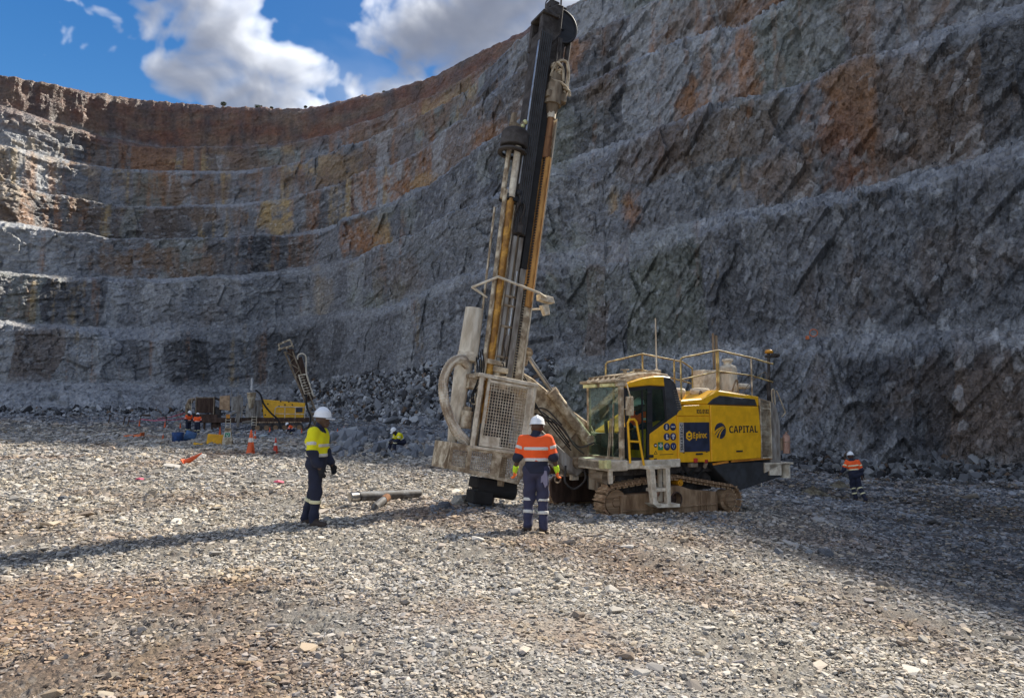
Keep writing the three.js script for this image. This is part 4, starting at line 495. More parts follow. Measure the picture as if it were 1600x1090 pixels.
  // --- mast, in its own axes: s across (x), t along (y), n towards the near side (z); it leans back to the rig
  const mast = grp('mast'); mast.position.set(-2.3, 0.35, -1.1); mast.rotation.z = -8.7 * RAD;
  const mm = (name, geo, mat) => mesh(name, geo, mat, mast);
  mm('feed_beam', [bx(-0.30, 0.22, 5.0, 10.55, -0.30, 0.24, 0.015), bx(-0.36, -0.26, 5.0, 10.55, -0.22, 0.30, 0.01)], M.blackDust);
  mm('feed_beam_foot', [bx(-0.36, -0.28, 2.3, 5.65, -0.25, 0.34, 0.01), bx(-0.22, -0.13, 2.3, 5.65, 0.18, 0.34, 0.01), bx(-0.36, 0.28, 2.3, 5.05, -0.35, 0.16, 0.01), bx(-0.08, 0.06, 2.3, 5.0, 0.1, 0.30, 0.01)], M.grey); mm('drill_table', [bx(-0.36, 0.28, 1.1, 2.32, -0.5, 0.16, 0.01), bx(-0.25, -0.1, 1.2, 2.3, 0.14, 0.3), bx(0.05, 0.2, 1.2, 2.3, 0.14, 0.28)], M.blackDust);  // drill table coloured dark to paint in the shade inside the cage
  mm('feed_channel', [cyl([-0.25, 2.7, 0.24], [-0.25, 5.7, 0.24], 0.05), cyl([-0.20, 2.6, 0.25], [-0.20, 4.2, 0.25], 0.06), ...[4.10, 4.3, 3.65, 3.0].map((y) => bx(-0.37, -0.12, y, y + 0.05, 0.2, 0.36, 0.008))], M.dustDark);
  mm('feed_rod', cyl([-0.17, 3.5, 0.33], [-0.17, 4.9, 0.33], 0.022), M.steel);
  const cov = mm('hose_tray', [bx(-0.405, -0.10, 5.7, 10.45, 0.26, 0.36, 0.008)], M.blackDust); const rb = []; for (let i = 0; i < 6; i++) rb.push(bx(-0.385 + i * 0.048, -0.365 + i * 0.048, 5.72, 10.43, 0.355, 0.38, 0.006)); mesh('hose_tray_rib', rb, M.charcoal, cov);
  mm('edge_rail', [bx(-0.425, -0.408, 6.8, 10.2, 0.30, 0.36, 0.003)], M.steel);
  mm('chain_plate', [bx(-0.07, 0.12, 5.0, 9.0, 0.24, 0.30, 0.005)], M.rubber);
  const teeth = []; for (let i = 0; i < 60; i++) teeth.push(bx(0.10, 0.135, 4.7 + i * 0.062, 4.735 + i * 0.062, 0.28, 0.36, 0)); mm('feed_chain', teeth, M.blackDust);
  mm('guide_plate', [bx(0.06, 0.265, 4.55, 7.85, 0.16, 0.30, 0.008)], M.rodOrange);
  mm('drill_pipe', [cyl([0.20, 4.2, 0.32], [0.20, 7.6, 0.32], 0.082, 0.082, 18)], M.rodOrange); mm('drill_pipe', [cyl([0.15, 7.58, 0.32], [0.14, 8.62, 0.32], 0.080, 0.075, 18), cyl([0.145, 8.03, 0.32], [0.145, 8.08, 0.32], 0.085, 0.085, 18)], M.rust);
  mm('edge_rail', [bx(0.278, 0.298, 2.4, 8.55, 0.22, 0.36, 0.004)], M.dustPale);
  mm('mast_plate', [prism([[0.06, 2.35], [0.27, 2.35], [0.275, 4.9], [0.10, 4.6]], 0.16, 0.31, 0.01), bx(0.26, 0.42, 2.3, 3.35, -0.4, 0.1, 0.015), bx(0.3, 0.55, 3.0, 3.4, -0.35, 0.0, 0.02)], M.dust);
  const ch = []; for (let i = 0; i < 55; i++) ch.push(bx(0.075, 0.115, 1.4 + i * 0.06, 1.435 + i * 0.06, 0.30, 0.335, 0)); mm('feed_chain', ch, M.blackDust);
  const head = mm('rotary_head', [cyl([0.14, 8.84, 0.30], [0.14, 9.35, 0.30], 0.20, 0.17, 22), cyl([0.14, 8.62, 0.30], [0.14, 8.86, 0.30], 0.11, 0.16, 16), bx(-0.08, 0.42, 8.95, 9.12, 0.05, 0.44, 0.02), bx(0.0, 0.3, 9.3, 9.62, 0.08, 0.36, 0.03), cyl([0.36, 9.0, 0.28], [0.40, 9.42, 0.26], 0.11, 0.11, 16)], M.dustDark, mast); mesh('hex_collar', cyl([0.14, 8.52, 0.32], [0.14, 8.66, 0.32], 0.105, 0.105, 6), M.dustPale, head);
  mesh('head_hose', [curve([[0.1, 9.55, 0.3], [0.14, 9.9, 0.34], [0.32, 9.95, 0.36], [0.42, 9.5, 0.36], [0.36, 9.2, 0.36]], 0.035), curve([[0.0, 9.5, 0.3], [0.05, 9.8, 0.4], [0.2, 9.75, 0.42], [0.3, 9.45, 0.38]], 0.03), curve([[0.3, 9.3, 0.4], [0.45, 9.25, 0.42], [0.5, 9.15, 0.4]], 0.03), curve([[0.02, 9.4, 0.36], [0.2, 9.35, 0.46], [0.48, 9.3, 0.36]], 0.03), ball(0.05, 9.75, 0.32, 0.09), ball(0.22, 9.68, 0.3, 0.08)], M.dust, head);
  const shv = mm('mast_head', [prism([[-0.38, 10.2], [0.30, 10.2], [0.42, 10.55], [0.42, 11.0], [0.10, 11.30], [-0.06, 11.28], [-0.40, 10.95]], -0.3, -0.20, 0.02), prism([[-0.38, 10.3], [-0.05, 10.3], [0.12, 10.6], [0.10, 11.30], [-0.06, 11.28], [-0.40, 10.98]], 0.14, 0.30, 0.02), bx(-0.42, 0.0, 10.90, 10.97, -0.26, 0.36, 0.01)], M.blackDust, mast);
  mesh('sheave', [cyl([0.20, 10.92, -0.14], [0.20, 10.92, 0.12], 0.40, 0.40, 40), cyl([0.20, 10.92, 0.1], [0.20, 10.92, 0.16], 0.1, 0.1, 20), new THREE.TorusGeometry(0.39, 0.03, 8, 40).translate(0.20, 10.92, 0.12).toNonIndexed()], M.black, shv);
  mesh('sheave_bracket', [bx(-0.18, 0.06, 11.25, 11.45, -0.1, 0.15, 0.02), bx(0.08, 0.28, 11.26, 11.42, -0.1, 0.12, 0.02), cyl([-0.12, 11.4, 0.1], [-0.12, 11.55, 0.1], 0.05), curve([[-0.36, 11.0, 0.3], [-0.36, 11.2, 0.3], [-0.2, 11.38, 0.25]], 0.014), cyl([0.12, 11.4, 0.1], [0.1, 11.6, 0.1], 0.02)], M.blackDust, shv);
  mm('hoist_pipe', [cyl([0.50, 10.85, 0], [0.47, 9.55, 0.05], 0.06, 0.06, 12), cyl([0.32, 10.6, 0.05], [0.29, 9.7, 0.1], 0.05), cyl([0.10, 10.5, 0.28], [0.08, 9.7, 0.3], 0.02)], M.blackDust);
  // carousel of spare rods on the left
  const car = mm('rod_carousel', [lathe([[0, 0.22], [0.27, 0.2], [0.31, 0.24], [0.31, 0.52], [0.26, 0.60], [0.16, 0.62], [0, 0.62]], [-0.60, 7.40, 0.2], 28), lathe([[0.22, 0], [0.32, 0], [0.32, 0.06], [0.26, 0.08], [0.22, 0.02]], [-0.62, 7.46, 0.2], 28), bar([-0.4, 7.75, 0.1], [-0.2, 7.6, 0.1], 0.16)], M.blackDust);
  mesh('carousel_motor', [cyl([-0.66, 8.0, 0.2], [-0.66, 8.14, 0.2], 0.12), cyl([-0.70, 8.1, 0.2], [-0.70, 8.38, 0.2], 0.085, 0.06), bar([-0.58, 8.02, 0.3], [-0.5, 8.2, 0.3], 0.08)], M.dustDark, car); mesh('marker_light', [ball(-0.47, 8.22, 0.32, 0.055), ball(-0.52, 8.10, 0.34, 0.045)], M.lens, car);
  mesh('carousel_plate', [cyl([-0.55, 6.42, 0.18], [-0.55, 6.52, 0.18], 0.2, 0.2, 20), bx(-0.6, -0.3, 6.38, 6.5, 0.05, 0.38, 0.02), ball(-0.38, 6.6, 0.3, 0.09), ball(-0.33, 6.38, 0.34, 0.08)], M.black, car);
  mm('spare_rod', cyl([-0.555, 6.45, 0.34], [-0.56, 7.62, 0.34], 0.075, 0.075, 16), M.dustPale); mm('spare_rod', cyl([-0.72, 6.4, 0.25], [-0.72, 7.55, 0.25], 0.055, 0.055, 14), M.dust); mm('spare_rod', cyl([-0.44, 6.4, 0.2], [-0.44, 7.55, 0.2], 0.05, 0.05, 12), M.grey);
  mm('guide_tube', [cyl([-0.62, 1.1, 0.42], [-0.69, 6.6, 0.30], 0.052, 0.052, 14)], M.dust); mm('yellow_tube', [cyl([-0.485, 1.6, 0.36], [-0.565, 6.35, 0.36], 0.080, 0.080, 18), cyl([-0.562, 6.3, 0.36], [-0.565, 6.42, 0.36], 0.06, 0.04, 16)], M.tubeYellow); mm('guide_tube', [cyl([-0.40, 2.6, 0.33], [-0.46, 6.3, 0.33], 0.035), cyl([-0.75, 2.9, 0.2], [-0.82, 6.2, 0.15], 0.025)], M.dust);
  mm('hose_cluster', [...[0, 1, 2, 3].map((k) => new THREE.TorusGeometry(0.10 + k * 0.015, 0.016, 6, 18).rotateY(k * 0.5).translate(-0.30 - 0.03 * k, 6.05 + k * 0.11, 0.34).toNonIndexed()), curve([[-0.35, 6.5, 0.34], [-0.25, 6.3, 0.42], [-0.28, 6.0, 0.4], [-0.22, 5.8, 0.34]], 0.02), bx(-0.33, -0.2, 5.72, 5.95, 0.3, 0.4, 0.01), curve([[-0.35, 2.75, 0.36], [-0.22, 3.0, 0.42], [-0.28, 3.3, 0.4], [-0.24, 3.5, 0.38]], 0.012), curve([[-0.3, 2.7, 0.4], [-0.28, 2.9, 0.46], [-0.18, 2.7, 0.44]], 0.015)], M.blackDust);
  mm('clamp', [bx(-0.62, -0.2, 2.82, 2.92, 0.22, 0.46, 0.02), bx(-0.46, -0.12, 2.68, 2.80, 0.25, 0.48, 0.02), cyl([-0.32, 2.35, 0.35], [-0.32, 2.72, 0.35], 0.09), cyl([-0.12, 2.35, 0.3], [-0.12, 2.64, 0.3], 0.11)], M.dust);
  mm('guard_frame', [pipe([[-0.75, 4.28, 0.1], [-1.08, 4.36, 0.2], [-0.66, 4.63, 0.5], [0.30, 4.50, 0.55], [0.62, 4.46, 0.4]], 0.028), pipe([[-1.08, 4.35, 0.2], [-0.72, 4.22, 0.2]], 0.022), pipe([[0.30, 4.18, 0.2], [0.62, 4.26, 0.25]], 0.022)], M.dustPale); mm('guard_jaw', [prism([[0.40, 4.52], [0.72, 4.52], [0.78, 4.40], [0.62, 4.38], [0.42, 4.40]], 0.25, 0.45, 0.01), prism([[0.50, 4.30], [0.66, 4.36], [0.72, 4.14], [0.62, 4.10]], 0.25, 0.4, 0.01)], M.dustPale);
  // dust collector on the left with its big hose
  const oct = lathe([[0, 2.80], [0.215, 2.80], [0.225, 2.84], [0.225, 2.98], [0.215, 3.0], [0.205, 3.92], [0, 3.94]], [-0.96, 0, 0.2], 8); mm('dust_collector', [oct], M.dustPale); mm('collector_duct', [lathe([[0.18, 2.82], [0.17, 2.3], [0.15, 1.8], [0.10, 1.15], [0.05, 1.15]], [-1.0, 0, 0.15], 20)], M.dustPale);
  const hp = [[-0.99, 2.72, 0.3], [-1.16, 2.80, 0.4], [-1.36, 2.70, 0.42], [-1.48, 2.36, 0.42], [-1.43, 2.0, 0.42], [-1.27, 1.66, 0.42], [-1.05, 1.36, 0.42], [-0.84, 1.20, 0.40], [-0.76, 1.1, 0.38]];
  { const cv = new THREE.CatmullRomCurve3(hp.map((p) => new THREE.Vector3(...p))), hose = new THREE.TubeGeometry(cv, 150, 0.098, 14, false), P = hose.attributes.position, v = new THREE.Vector3(); for (let i = 0; i < P.count; i++) { const k = Math.floor(i / 15), c = cv.getPointAt(k / 150); v.fromBufferAttribute(P, i).sub(c).multiplyScalar(1 + 0.055 * Math.sin(k * 1.7) + 0.12 * sstep(0.75, 0.8, k / 150) * (k / 150 < 0.97 ? 1 : 0)).add(c); P.setXYZ(i, v.x, v.y, v.z); } hose.computeVertexNormals(); mm('suction_hose', hose, M.hoseDust); }
  mm('side_valve', [bx(-0.95, -0.7, 2.25, 2.55, 0.2, 0.45, 0.02), bx(-0.98, -0.6, 2.46, 2.54, 0.0, 0.48, 0.01), cyl([-0.85, 1.45, 0.35], [-0.85, 1.8, 0.35], 0.12), cyl([-0.85, 1.78, 0.35], [-0.85, 1.88, 0.35], 0.09), new THREE.TorusGeometry(0.07, 0.02, 6, 16).translate(-0.78, 2.02, 0.42).toNonIndexed(), curve([[-0.7, 2.9, 0.3], [-0.72, 2.6, 0.4], [-0.66, 2.4, 0.4]], 0.02), curve([[-0.8, 2.9, 0.3], [-0.84, 2.7, 0.4], [-0.8, 2.5, 0.4]], 0.02), curve([[-0.7, 2.3, 0.4], [-0.78, 2.1, 0.46], [-0.7, 1.9, 0.44]], 0.014)], M.dust);
  for (const [k, x] of [[0, -0.80], [1, -0.76], [2, -0.72], [3, -0.68]]) mm('black_hose', curve([[x - 0.04, 2.95 + k * 0.05, 0.34], [x - 0.02 + k * 0.01, 2.75, 0.44], [x + 0.03, 2.45, 0.46 - k * 0.02], [x - 0.05, 2.1 + k * 0.06, 0.44], [x + 0.02, 1.7, 0.4]], 0.014), M.rubber);
  for (const [k, x] of [[0, 0.30], [1, 0.34], [2, 0.38]]) mm('black_hose', curve([[x - 0.1, 2.9 - k * 0.1, 0.2], [x + 0.15, 2.6 - k * 0.08, 0.3], [x + 0.35, 2.2, 0.25], [x + 0.9, 1.95 - k * 0.1, 0.15], [x + 1.5, 1.5 - k * 0.08, 0.05]], 0.016), M.rubber);
  // safety cage: framed wire mesh on two sides, hung skirt under it
  const wires = (u0, u1, v0, v1, nu, nv, f, w) => { const o = []; for (let i = 1; i < nu; i++) { const u = mix(u0, u1, i / nu); o.push(bar(f(u, v0), f(u, v1), w)); } for (let j = 1; j < nv; j++) { const v = mix(v0, v1, j / nv); o.push(bar(f(u0, v), f(u1, v), w)); } return o; };
  const cageN = 0.62, cf = (u, v) => [u, v, cageN];
  const cage = mm('safety_cage', [bx(-0.80, -0.72, 1.08, 2.56, cageN - 0.04, cageN + 0.04), bx(-0.62, -0.56, 1.14, 2.5, cageN - 0.03, cageN + 0.025), bx(0.30, 0.36, 1.1, 2.5, cageN - 0.03, cageN + 0.025), bx(0.42, 0.50, 1.06, 2.56, cageN - 0.04, cageN + 0.04), bx(-0.85, 0.52, 2.50, 2.58, cageN - 0.05, cageN + 0.05), bx(-0.62, 0.36, 2.42, 2.48, cageN - 0.03, cageN + 0.025), bx(-0.80, 0.50, 1.07, 1.13, cageN - 0.04, cageN + 0.04), bx(-0.62, 0.36, 1.14, 1.18, cageN - 0.02, cageN + 0.02), prism([[-0.6, 1.16], [-0.18, 1.16], [-0.18, 1.36], [-0.6, 1.36]], cageN - 0.01, cageN + 0.012, 0.002), bx(0.36, 0.43, 1.1, 2.5, cageN - 0.01, cageN + 0.012), bx(0.44, 0.50, 2.48, 2.58, -0.25, cageN), bx(0.44, 0.50, 1.02, 1.10, -0.25, cageN), bx(-0.85, -0.80, 2.50, 2.58, -0.1, cageN)], M.dustPale);
  mesh('cage_mesh', wires(-0.58, 0.33, 1.16, 2.46, 15, 21, cf, 0.0105), M.dustPale, cage);
  mesh('cage_side_mesh', wires(-0.22, 0.56, 0.95, 2.45, 6, 36, (u, v) => [0.48, v, u], 0.016), M.dustPale, cage);
  const skN = 0.60, hole = (a, b, c, d) => [[a, c], [b, c + (a - b) * 0.05], [b, d], [a, d]];
  const sk = mm('dust_skirt', [prism([[-1.20, 1.14], [0.50, 1.06], [0.52, 0.96], [0.38, 0.48], [-0.3, 0.54], [-1.22, 0.62]], skN - 0.03, skN + 0.03, 0.006, [hole(-0.74, -0.28, 0.66, 1.02), hole(-0.08, 0.34, 0.58, 0.98), hole(-1.14, -0.84, 0.70, 1.0)]), bx(-1.24, -1.16, 0.62, 1.14, -0.2, skN), bx(-1.2, 0.5, 1.05, 1.11, -0.2, skN - 0.03), prism([[-1.22, 0.62], [-1.30, 0.66], [-1.22, 1.0]], skN - 0.06, skN, 0.005), prism([[0.40, 0.5], [0.56, 0.72], [0.66, 0.95], [0.50, 1.0]], skN - 0.16, skN - 0.05, 0.01), cyl([0.06, 0.4, 0.42], [0.06, 1.2, 0.42], 0.09)], M.dust);
  mesh('skirt_mesh', [...wires(-0.74, -0.28, 0.64, 1.02, 11, 9, (u, v) => [u, v, skN], 0.011), ...wires(-0.08, 0.34, 0.56, 1.0, 10, 10, (u, v) => [u, v, skN], 0.011), ...wires(-1.14, -0.84, 0.68, 1.0, 9, 9, (u, v) => [u, v, skN], 0.011)], M.dust, sk);
  mm('dust_hood', [cyl([-0.42, 0.32, 0.30], [0.46, 0.30, 0.30], 0.16, 0.16, 22), bx(-0.46, 0.46, 0.3, 0.52, 0.0, 0.46, 0.04), bx(-0.50, -0.05, 0.0, 0.26, 0.05, 0.45, 0.03)], M.rubber);
  mm('centralizer', [cyl([0.06, -0.2, 0.1], [0.06, 1.4, 0.1], 0.075), bx(-0.3, 0.3, 1.1, 1.3, -0.3, 0.2)], M.dustDark);
}
// ---------------------------------------------------------------- people: one continuous body each, clothes as closed shells over it
function netMesh(f, lo, hi, h) {   // surface of f = 0 on a grid (one vertex per crossed cell)
  const n = [0, 1, 2].map((k) => Math.ceil((hi[k] - lo[k]) / h) + 2), [nx, ny, nz] = n, val = new Float32Array(nx * ny * nz), at = (i, j, k) => (k * ny + j) * nx + i;
  for (let k = 0; k < nz; k++) for (let j = 0; j < ny; j++) for (let i = 0; i < nx; i++) val[at(i, j, k)] = f(lo[0] + i * h, lo[1] + j * h, lo[2] + k * h);
  const id = new Int32Array(nx * ny * nz).fill(-1), P = [], idx = [], E = [[0, 1], [2, 3], [4, 5], [6, 7], [0, 2], [1, 3], [4, 6], [5, 7], [0, 4], [1, 5], [2, 6], [3, 7]];
  for (let k = 0; k < nz - 1; k++) for (let j = 0; j < ny - 1; j++) for (let i = 0; i < nx - 1; i++) {
    const v = []; let m = 0; for (let c = 0; c < 8; c++) { const t = val[at(i + (c & 1), j + ((c >> 1) & 1), k + (c >> 2))]; v.push(t); if (t < 0) m |= 1 << c; }
    if (m === 0 || m === 255) continue; let x = 0, y = 0, z = 0, q = 0;
    for (const [a, b] of E) if ((v[a] < 0) !== (v[b] < 0)) { const t = v[a] / (v[a] - v[b]); x += mix(a & 1, b & 1, t); y += mix((a >> 1) & 1, (b >> 1) & 1, t); z += mix(a >> 2, b >> 2, t); q++; }
    id[at(i, j, k)] = P.length / 3; P.push(lo[0] + (i + x / q) * h, lo[1] + (j + y / q) * h, lo[2] + (k + z / q) * h);
  }
  const quad = (a, b, c, d, flip) => { if (a < 0 || b < 0 || c < 0 || d < 0) return; if (flip) idx.push(a, c, b, b, c, d); else idx.push(a, b, c, b, d, c); };
  for (let k = 1; k < nz - 1; k++) for (let j = 1; j < ny - 1; j++) for (let i = 1; i < nx - 1; i++) {
    const s = val[at(i, j, k)] < 0;
    if (s !== val[at(i + 1, j, k)] < 0) quad(id[at(i, j - 1, k - 1)], id[at(i, j, k - 1)], id[at(i, j - 1, k)], id[at(i, j, k)], !s);
    if (s !== val[at(i, j + 1, k)] < 0) quad(id[at(i - 1, j, k - 1)], id[at(i - 1, j, k)], id[at(i, j, k - 1)], id[at(i, j, k)], !s);
    if (s !== val[at(i, j, k + 1)] < 0) quad(id[at(i - 1, j - 1, k)], id[at(i, j - 1, k)], id[at(i - 1, j, k)], id[at(i, j, k)], !s);
  }
  const g = new THREE.BufferGeometry(); g.setAttribute('position', new THREE.Float32BufferAttribute(P, 3)); g.setIndex(idx); g.computeVertexNormals(); return g;
}
const smin = (a, b, k) => { const h = Math.max(k - Math.abs(a - b), 0) / k; return Math.min(a, b) - h * h * k * 0.25; };
function capF(x, y, z, b) { const [A, B, ra, rb] = b, dx = B[0] - A[0], dy = B[1] - A[1], dz = B[2] - A[2], px = x - A[0], py = y - A[1], pz = z - A[2], t = clamp((px * dx + py * dy + pz * dz) / (dx * dx + dy * dy + dz * dz + 1e-9)); return Math.hypot(px - t * dx, py - t * dy, pz - t * dz) - mix(ra, rb, t); }
const bones = (list, k = 0.04, grow = 0) => (x, y, z) => { let d = 9; for (const b of list) d = smin(d, capF(x, y, z, b) - grow, k); return d; };
const lerp3 = (a, b, t) => [mix(a[0], b[0], t), mix(a[1], b[1], t), mix(a[2], b[2], t)];
const boxOf = (list, pad) => { const lo = [9, 9, 9], hi = [-9, -9, -9]; for (const [A, B, ra, rb] of list) for (const [p, r] of [[A, ra], [B, rb]]) for (let k = 0; k < 3; k++) { lo[k] = Math.min(lo[k], p[k] - r - pad); hi[k] = Math.max(hi[k], p[k] + r + pad); } return [lo, hi]; };
const cloth = (r, g, b, o = {}) => new THREE.MeshStandardMaterial({ color: new THREE.Color(r, g, b), roughness: 0.92, ...o });
const C = { skin: cloth(0.085, 0.044, 0.027, { roughness: 0.55 }), navy: cloth(0.018, 0.021, 0.040), navyP: cloth(0.040, 0.040, 0.075), orange: cloth(0.90, 0.11, 0.018), yellow: cloth(0.80, 0.72, 0.008), band: cloth(0.62, 0.60, 0.54, { roughness: 0.5 }), bandY: cloth(0.75, 0.68, 0.40, { roughness: 0.5 }), helmet: cloth(0.84, 0.84, 0.82, { roughness: 0.3 }), boot: cloth(0.045, 0.028, 0.018, { roughness: 0.7 }), glove: cloth(0.014, 0.014, 0.016), gloveO: cloth(0.88, 0.17, 0.03), cuff: cloth(0.55, 0.80, 0.03), eye: cloth(0.7, 0.68, 0.62, { roughness: 0.3 }), dark: cloth(0.008, 0.007, 0.007), rag: cloth(0.22, 0.20, 0.27), brass: cloth(0.7, 0.5, 0.2, { roughness: 0.3 }) };
// joints, facing +z, the person's left is +x; scale brings the standing height to 1.80 with the helmet
function makePerson(p, o) {
  const h = o.cell, j = o.j, out = thing('person', o.label, 'person', p, o.turn, o.group); out.scale.setScalar(o.size || 1);
  const arm = (s) => { const [sh, el, wr] = s; return [[sh, el, 0.058, 0.044], [el, wr, 0.044, 0.030]]; };
  const leg = ([hip, kn, an]) => [[hip, kn, 0.092, 0.062], [kn, an, 0.062, 0.042]];
  const [pel, che, nec, hea] = j.spine;   // pelvis, chest, neck base, head centre
  const side = o.side || [1, 0, 0], off = (q, d, f = 0) => [q[0] + side[0] * d, q[1] + side[1] * d + (f ? 0 : 0), q[2] + side[2] * d + f];
  const wst = lerp3(pel, che, 0.45);
  const torso = [[off(pel, -0.075), off(pel, 0.075), 0.115, 0.115], [off(wst, -0.055), off(wst, 0.055), 0.108, 0.108], [off(che, -0.085), off(che, 0.085), 0.122, 0.122], [wst, che, 0.118, 0.125], [pel, wst, 0.122, 0.115], [lerp3(che, nec, 0.72), nec, 0.085, 0.058], [off(lerp3(che, nec, 0.62), -0.12), off(lerp3(che, nec, 0.62), 0.12), 0.072, 0.072]];
  const fw = j.face, hx = (u, v, w) => { const up = j.up || [0, 1, 0], rt = [up[1] * fw[2] - up[2] * fw[1], up[2] * fw[0] - up[0] * fw[2], up[0] * fw[1] - up[1] * fw[0]]; return [0, 1, 2].map((k) => hea[k] + rt[k] * u + up[k] * v + fw[k] * w); };
  const headB = [[hx(0, 0.035, -0.015), hx(0, 0.02, 0.015), 0.092, 0.088], [hx(0, -0.05, 0.035), hx(0, -0.075, 0.055), 0.062, 0.042], [nec, hx(0, -0.04, -0.01), 0.056, 0.054], [hx(0, 0.0, 0.095), hx(0, -0.03, 0.112), 0.012, 0.017], [hx(-0.03, -0.062, 0.092), hx(0.03, -0.062, 0.092), 0.011, 0.011], [hx(0.086, 0.0, -0.005), hx(0.088, -0.03, -0.005), 0.016, 0.012], [hx(-0.086, 0.0, -0.005), hx(-0.088, -0.03, -0.005), 0.016, 0.012], [hx(-0.05, 0.03, 0.085), hx(0.05, 0.03, 0.085), 0.014, 0.014]];
  const armL = arm(j.armL), armR = arm(j.armR), legL = leg(j.legL), legR = leg(j.legR);
  const foot = (f) => [[f[0], f[1], 0.048, 0.036]];
  const hand = (a, dirF, thumb, curl) => {   // palm, four fingers with two bends, thumb; dirF along the hand, thumb towards the thumb's side
    const nrm = (v) => { const l = Math.hypot(...v); return v.map((t) => t / l); }, F = nrm(dirF), T = nrm(thumb.map((t, k) => t - F[k] * (thumb[0] * F[0] + thumb[1] * F[1] + thumb[2] * F[2]))), N = [F[1] * T[2] - F[2] * T[1], F[2] * T[0] - F[0] * T[2], F[0] * T[1] - F[1] * T[0]], s = curl < 0 ? -1 : 1, c = Math.abs(curl);
    const P = (f, t, n) => [0, 1, 2].map((k) => a[k] + F[k] * f + T[k] * t + N[k] * n * s), list = [];
    for (const t of [-0.028, -0.009, 0.010, 0.029]) list.push([P(0.01, t * 0.7, 0), P(0.085, t, 0), 0.017, 0.014]);
    [[-0.030, 0.055], [-0.010, 0.068], [0.010, 0.073], [0.030, 0.064]].forEach(([t, L]) => { const a1 = c * 0.8, a2 = c * 1.9; const q0 = P(0.09, t, 0), q1 = P(0.09 + L * 0.55 * Math.cos(a1), t * 1.1, L * 0.55 * Math.sin(a1)), q2 = P(0.09 + L * 0.55 * Math.cos(a1) + L * 0.5 * Math.cos(a2), t * 1.1, L * 0.55 * Math.sin(a1) + L * 0.5 * Math.sin(a2)); list.push([q0, q1, 0.0105, 0.0095], [q1, q2, 0.0095, 0.008]); });
    const b0 = P(0.02, 0.025, 0.005), b1 = P(0.055, 0.055, 0.02), b2 = P(0.085, 0.058, 0.036); list.push([b0, b1, 0.015, 0.012], [b1, b2, 0.012, 0.009]); return list;
  };
  const handL = hand(j.armL[2], j.handL[0], j.handL[1], j.handL[2]), handR = hand(j.armR[2], j.handR[0], j.handR[1], j.handR[2]);
  const all = [...torso, ...headB, ...armL, ...armR, ...legL, ...legR, ...foot(j.footL), ...foot(j.footR), ...(h < 0.015 ? [...handL, ...handR].map((b) => [b[0], b[1], b[2] * 0.7, b[3] * 0.6]) : [[j.armL[2], lerp3(j.armL[2], handL[4][0], 1), 0.03, 0.025], [j.armR[2], lerp3(j.armR[2], handR[4][0], 1), 0.03, 0.025]])];
  const [lo, hi] = boxOf(all, 0.03);
  const bodyF = bones(all, 0.022);
  const add = (name, f, list, mat, grow, cell = h, parent = out) => { const [l, u] = boxOf(list, grow + cell * 2); return mesh(name, netMesh(f, l, u, cell), mat, parent); };
  add('body', bodyF, all, C.skin, 0.02, Math.min(h, 0.02));
  const gT = 0.018, gA = 0.016;
  const wob = (x, y, z) => 0.006 * Math.sin(y * 34 + x * 13) + 0.005 * Math.sin(x * 27 - y * 15 + z * 23);   // folds
  // trousers with reflective bands, boots
  const trB = [[off(pel, -0.075), off(pel, 0.075), 0.120, 0.120], [pel, lerp3(pel, wst, 0.6), 0.125, 0.12], ...legL.map((b) => [b[0], b[1], b[2] + 0.004, b[3] + 0.016]), ...legR.map((b) => [b[0], b[1], b[2] + 0.004, b[3] + 0.016])], trF = bones(trB, 0.03, 0.014), tr2 = (x, y, z) => trF(x, y, z) + wob(x, y, z) * 0.9;
  const tr = add('trousers', tr2, trB, o.trousers || C.navy, 0.03);
  const slab = (F, A, B, t, w, gr) => { const m = lerp3(A, B, t), d = [B[0] - A[0], B[1] - A[1], B[2] - A[2]], L = Math.hypot(...d); return [(x, y, z) => Math.max(F(x, y, z) - gr, Math.abs(((x - m[0]) * d[0] + (y - m[1]) * d[1] + (z - m[2]) * d[2]) / L) - w), m]; };
  for (const [hp, kn, an] of [j.legL, j.legR]) for (const t of o.legBands) { const [f, m] = slab((x, y, z) => capF(x, y, z, [kn, an, 0.078, 0.058]) - 0.014, kn, an, t, 0.026, 0.006); mesh('reflective_band', netMesh(f, m.map((q) => q - 0.13), m.map((q) => q + 0.13), Math.min(h, 0.012)), o.bandLeg || C.bandY, tr); }
  for (const f of [j.footL, j.footR]) { const q = [[f[0], f[1], 0.056, 0.044], [[f[0][0], f[0][1] + 0.11, f[0][2]], f[0], 0.056, 0.06]], low = Math.min(f[0][1], f[1][1]) - 0.05; add('boot', (x, y, z) => Math.max(bones(q, 0.03, 0.004)(x, y, z), low - y), q, C.boot, 0.02); }
  // shirt: navy below, bright panel above, bands round chest and arms
  const upA = (a, t) => [[a[0], lerp3(a[0], a[1], t), 0.060, 0.060 - 0.012 * t]], foA = (a, t) => [[a[1], lerp3(a[1], a[2], t), 0.050, 0.050 - 0.008 * t]];
  const shB = [...torso, ...upA(j.armL, 1), ...upA(j.armR, 1), ...(o.sleeve > 1 ? [...foA(j.armL, o.sleeve - 1), ...foA(j.armR, o.sleeve - 1)] : [])];
  const ax = [che[0] - pel[0], che[1] - pel[1], che[2] - pel[2]], aL = Math.hypot(...ax), along = (x, y, z) => ((x - pel[0]) * ax[0] + (y - pel[1]) * ax[1] + (z - pel[2]) * ax[2]) / aL;
  const shF0 = bones(shB, 0.05, gT), shF = (x, y, z) => shF0(x, y, z) + wob(x, y, z);
  const sh = add('shirt', (x, y, z) => Math.max(shF(x, y, z), -0.06 - along(x, y, z)), shB, o.shirtLow || C.navy, 0.03);
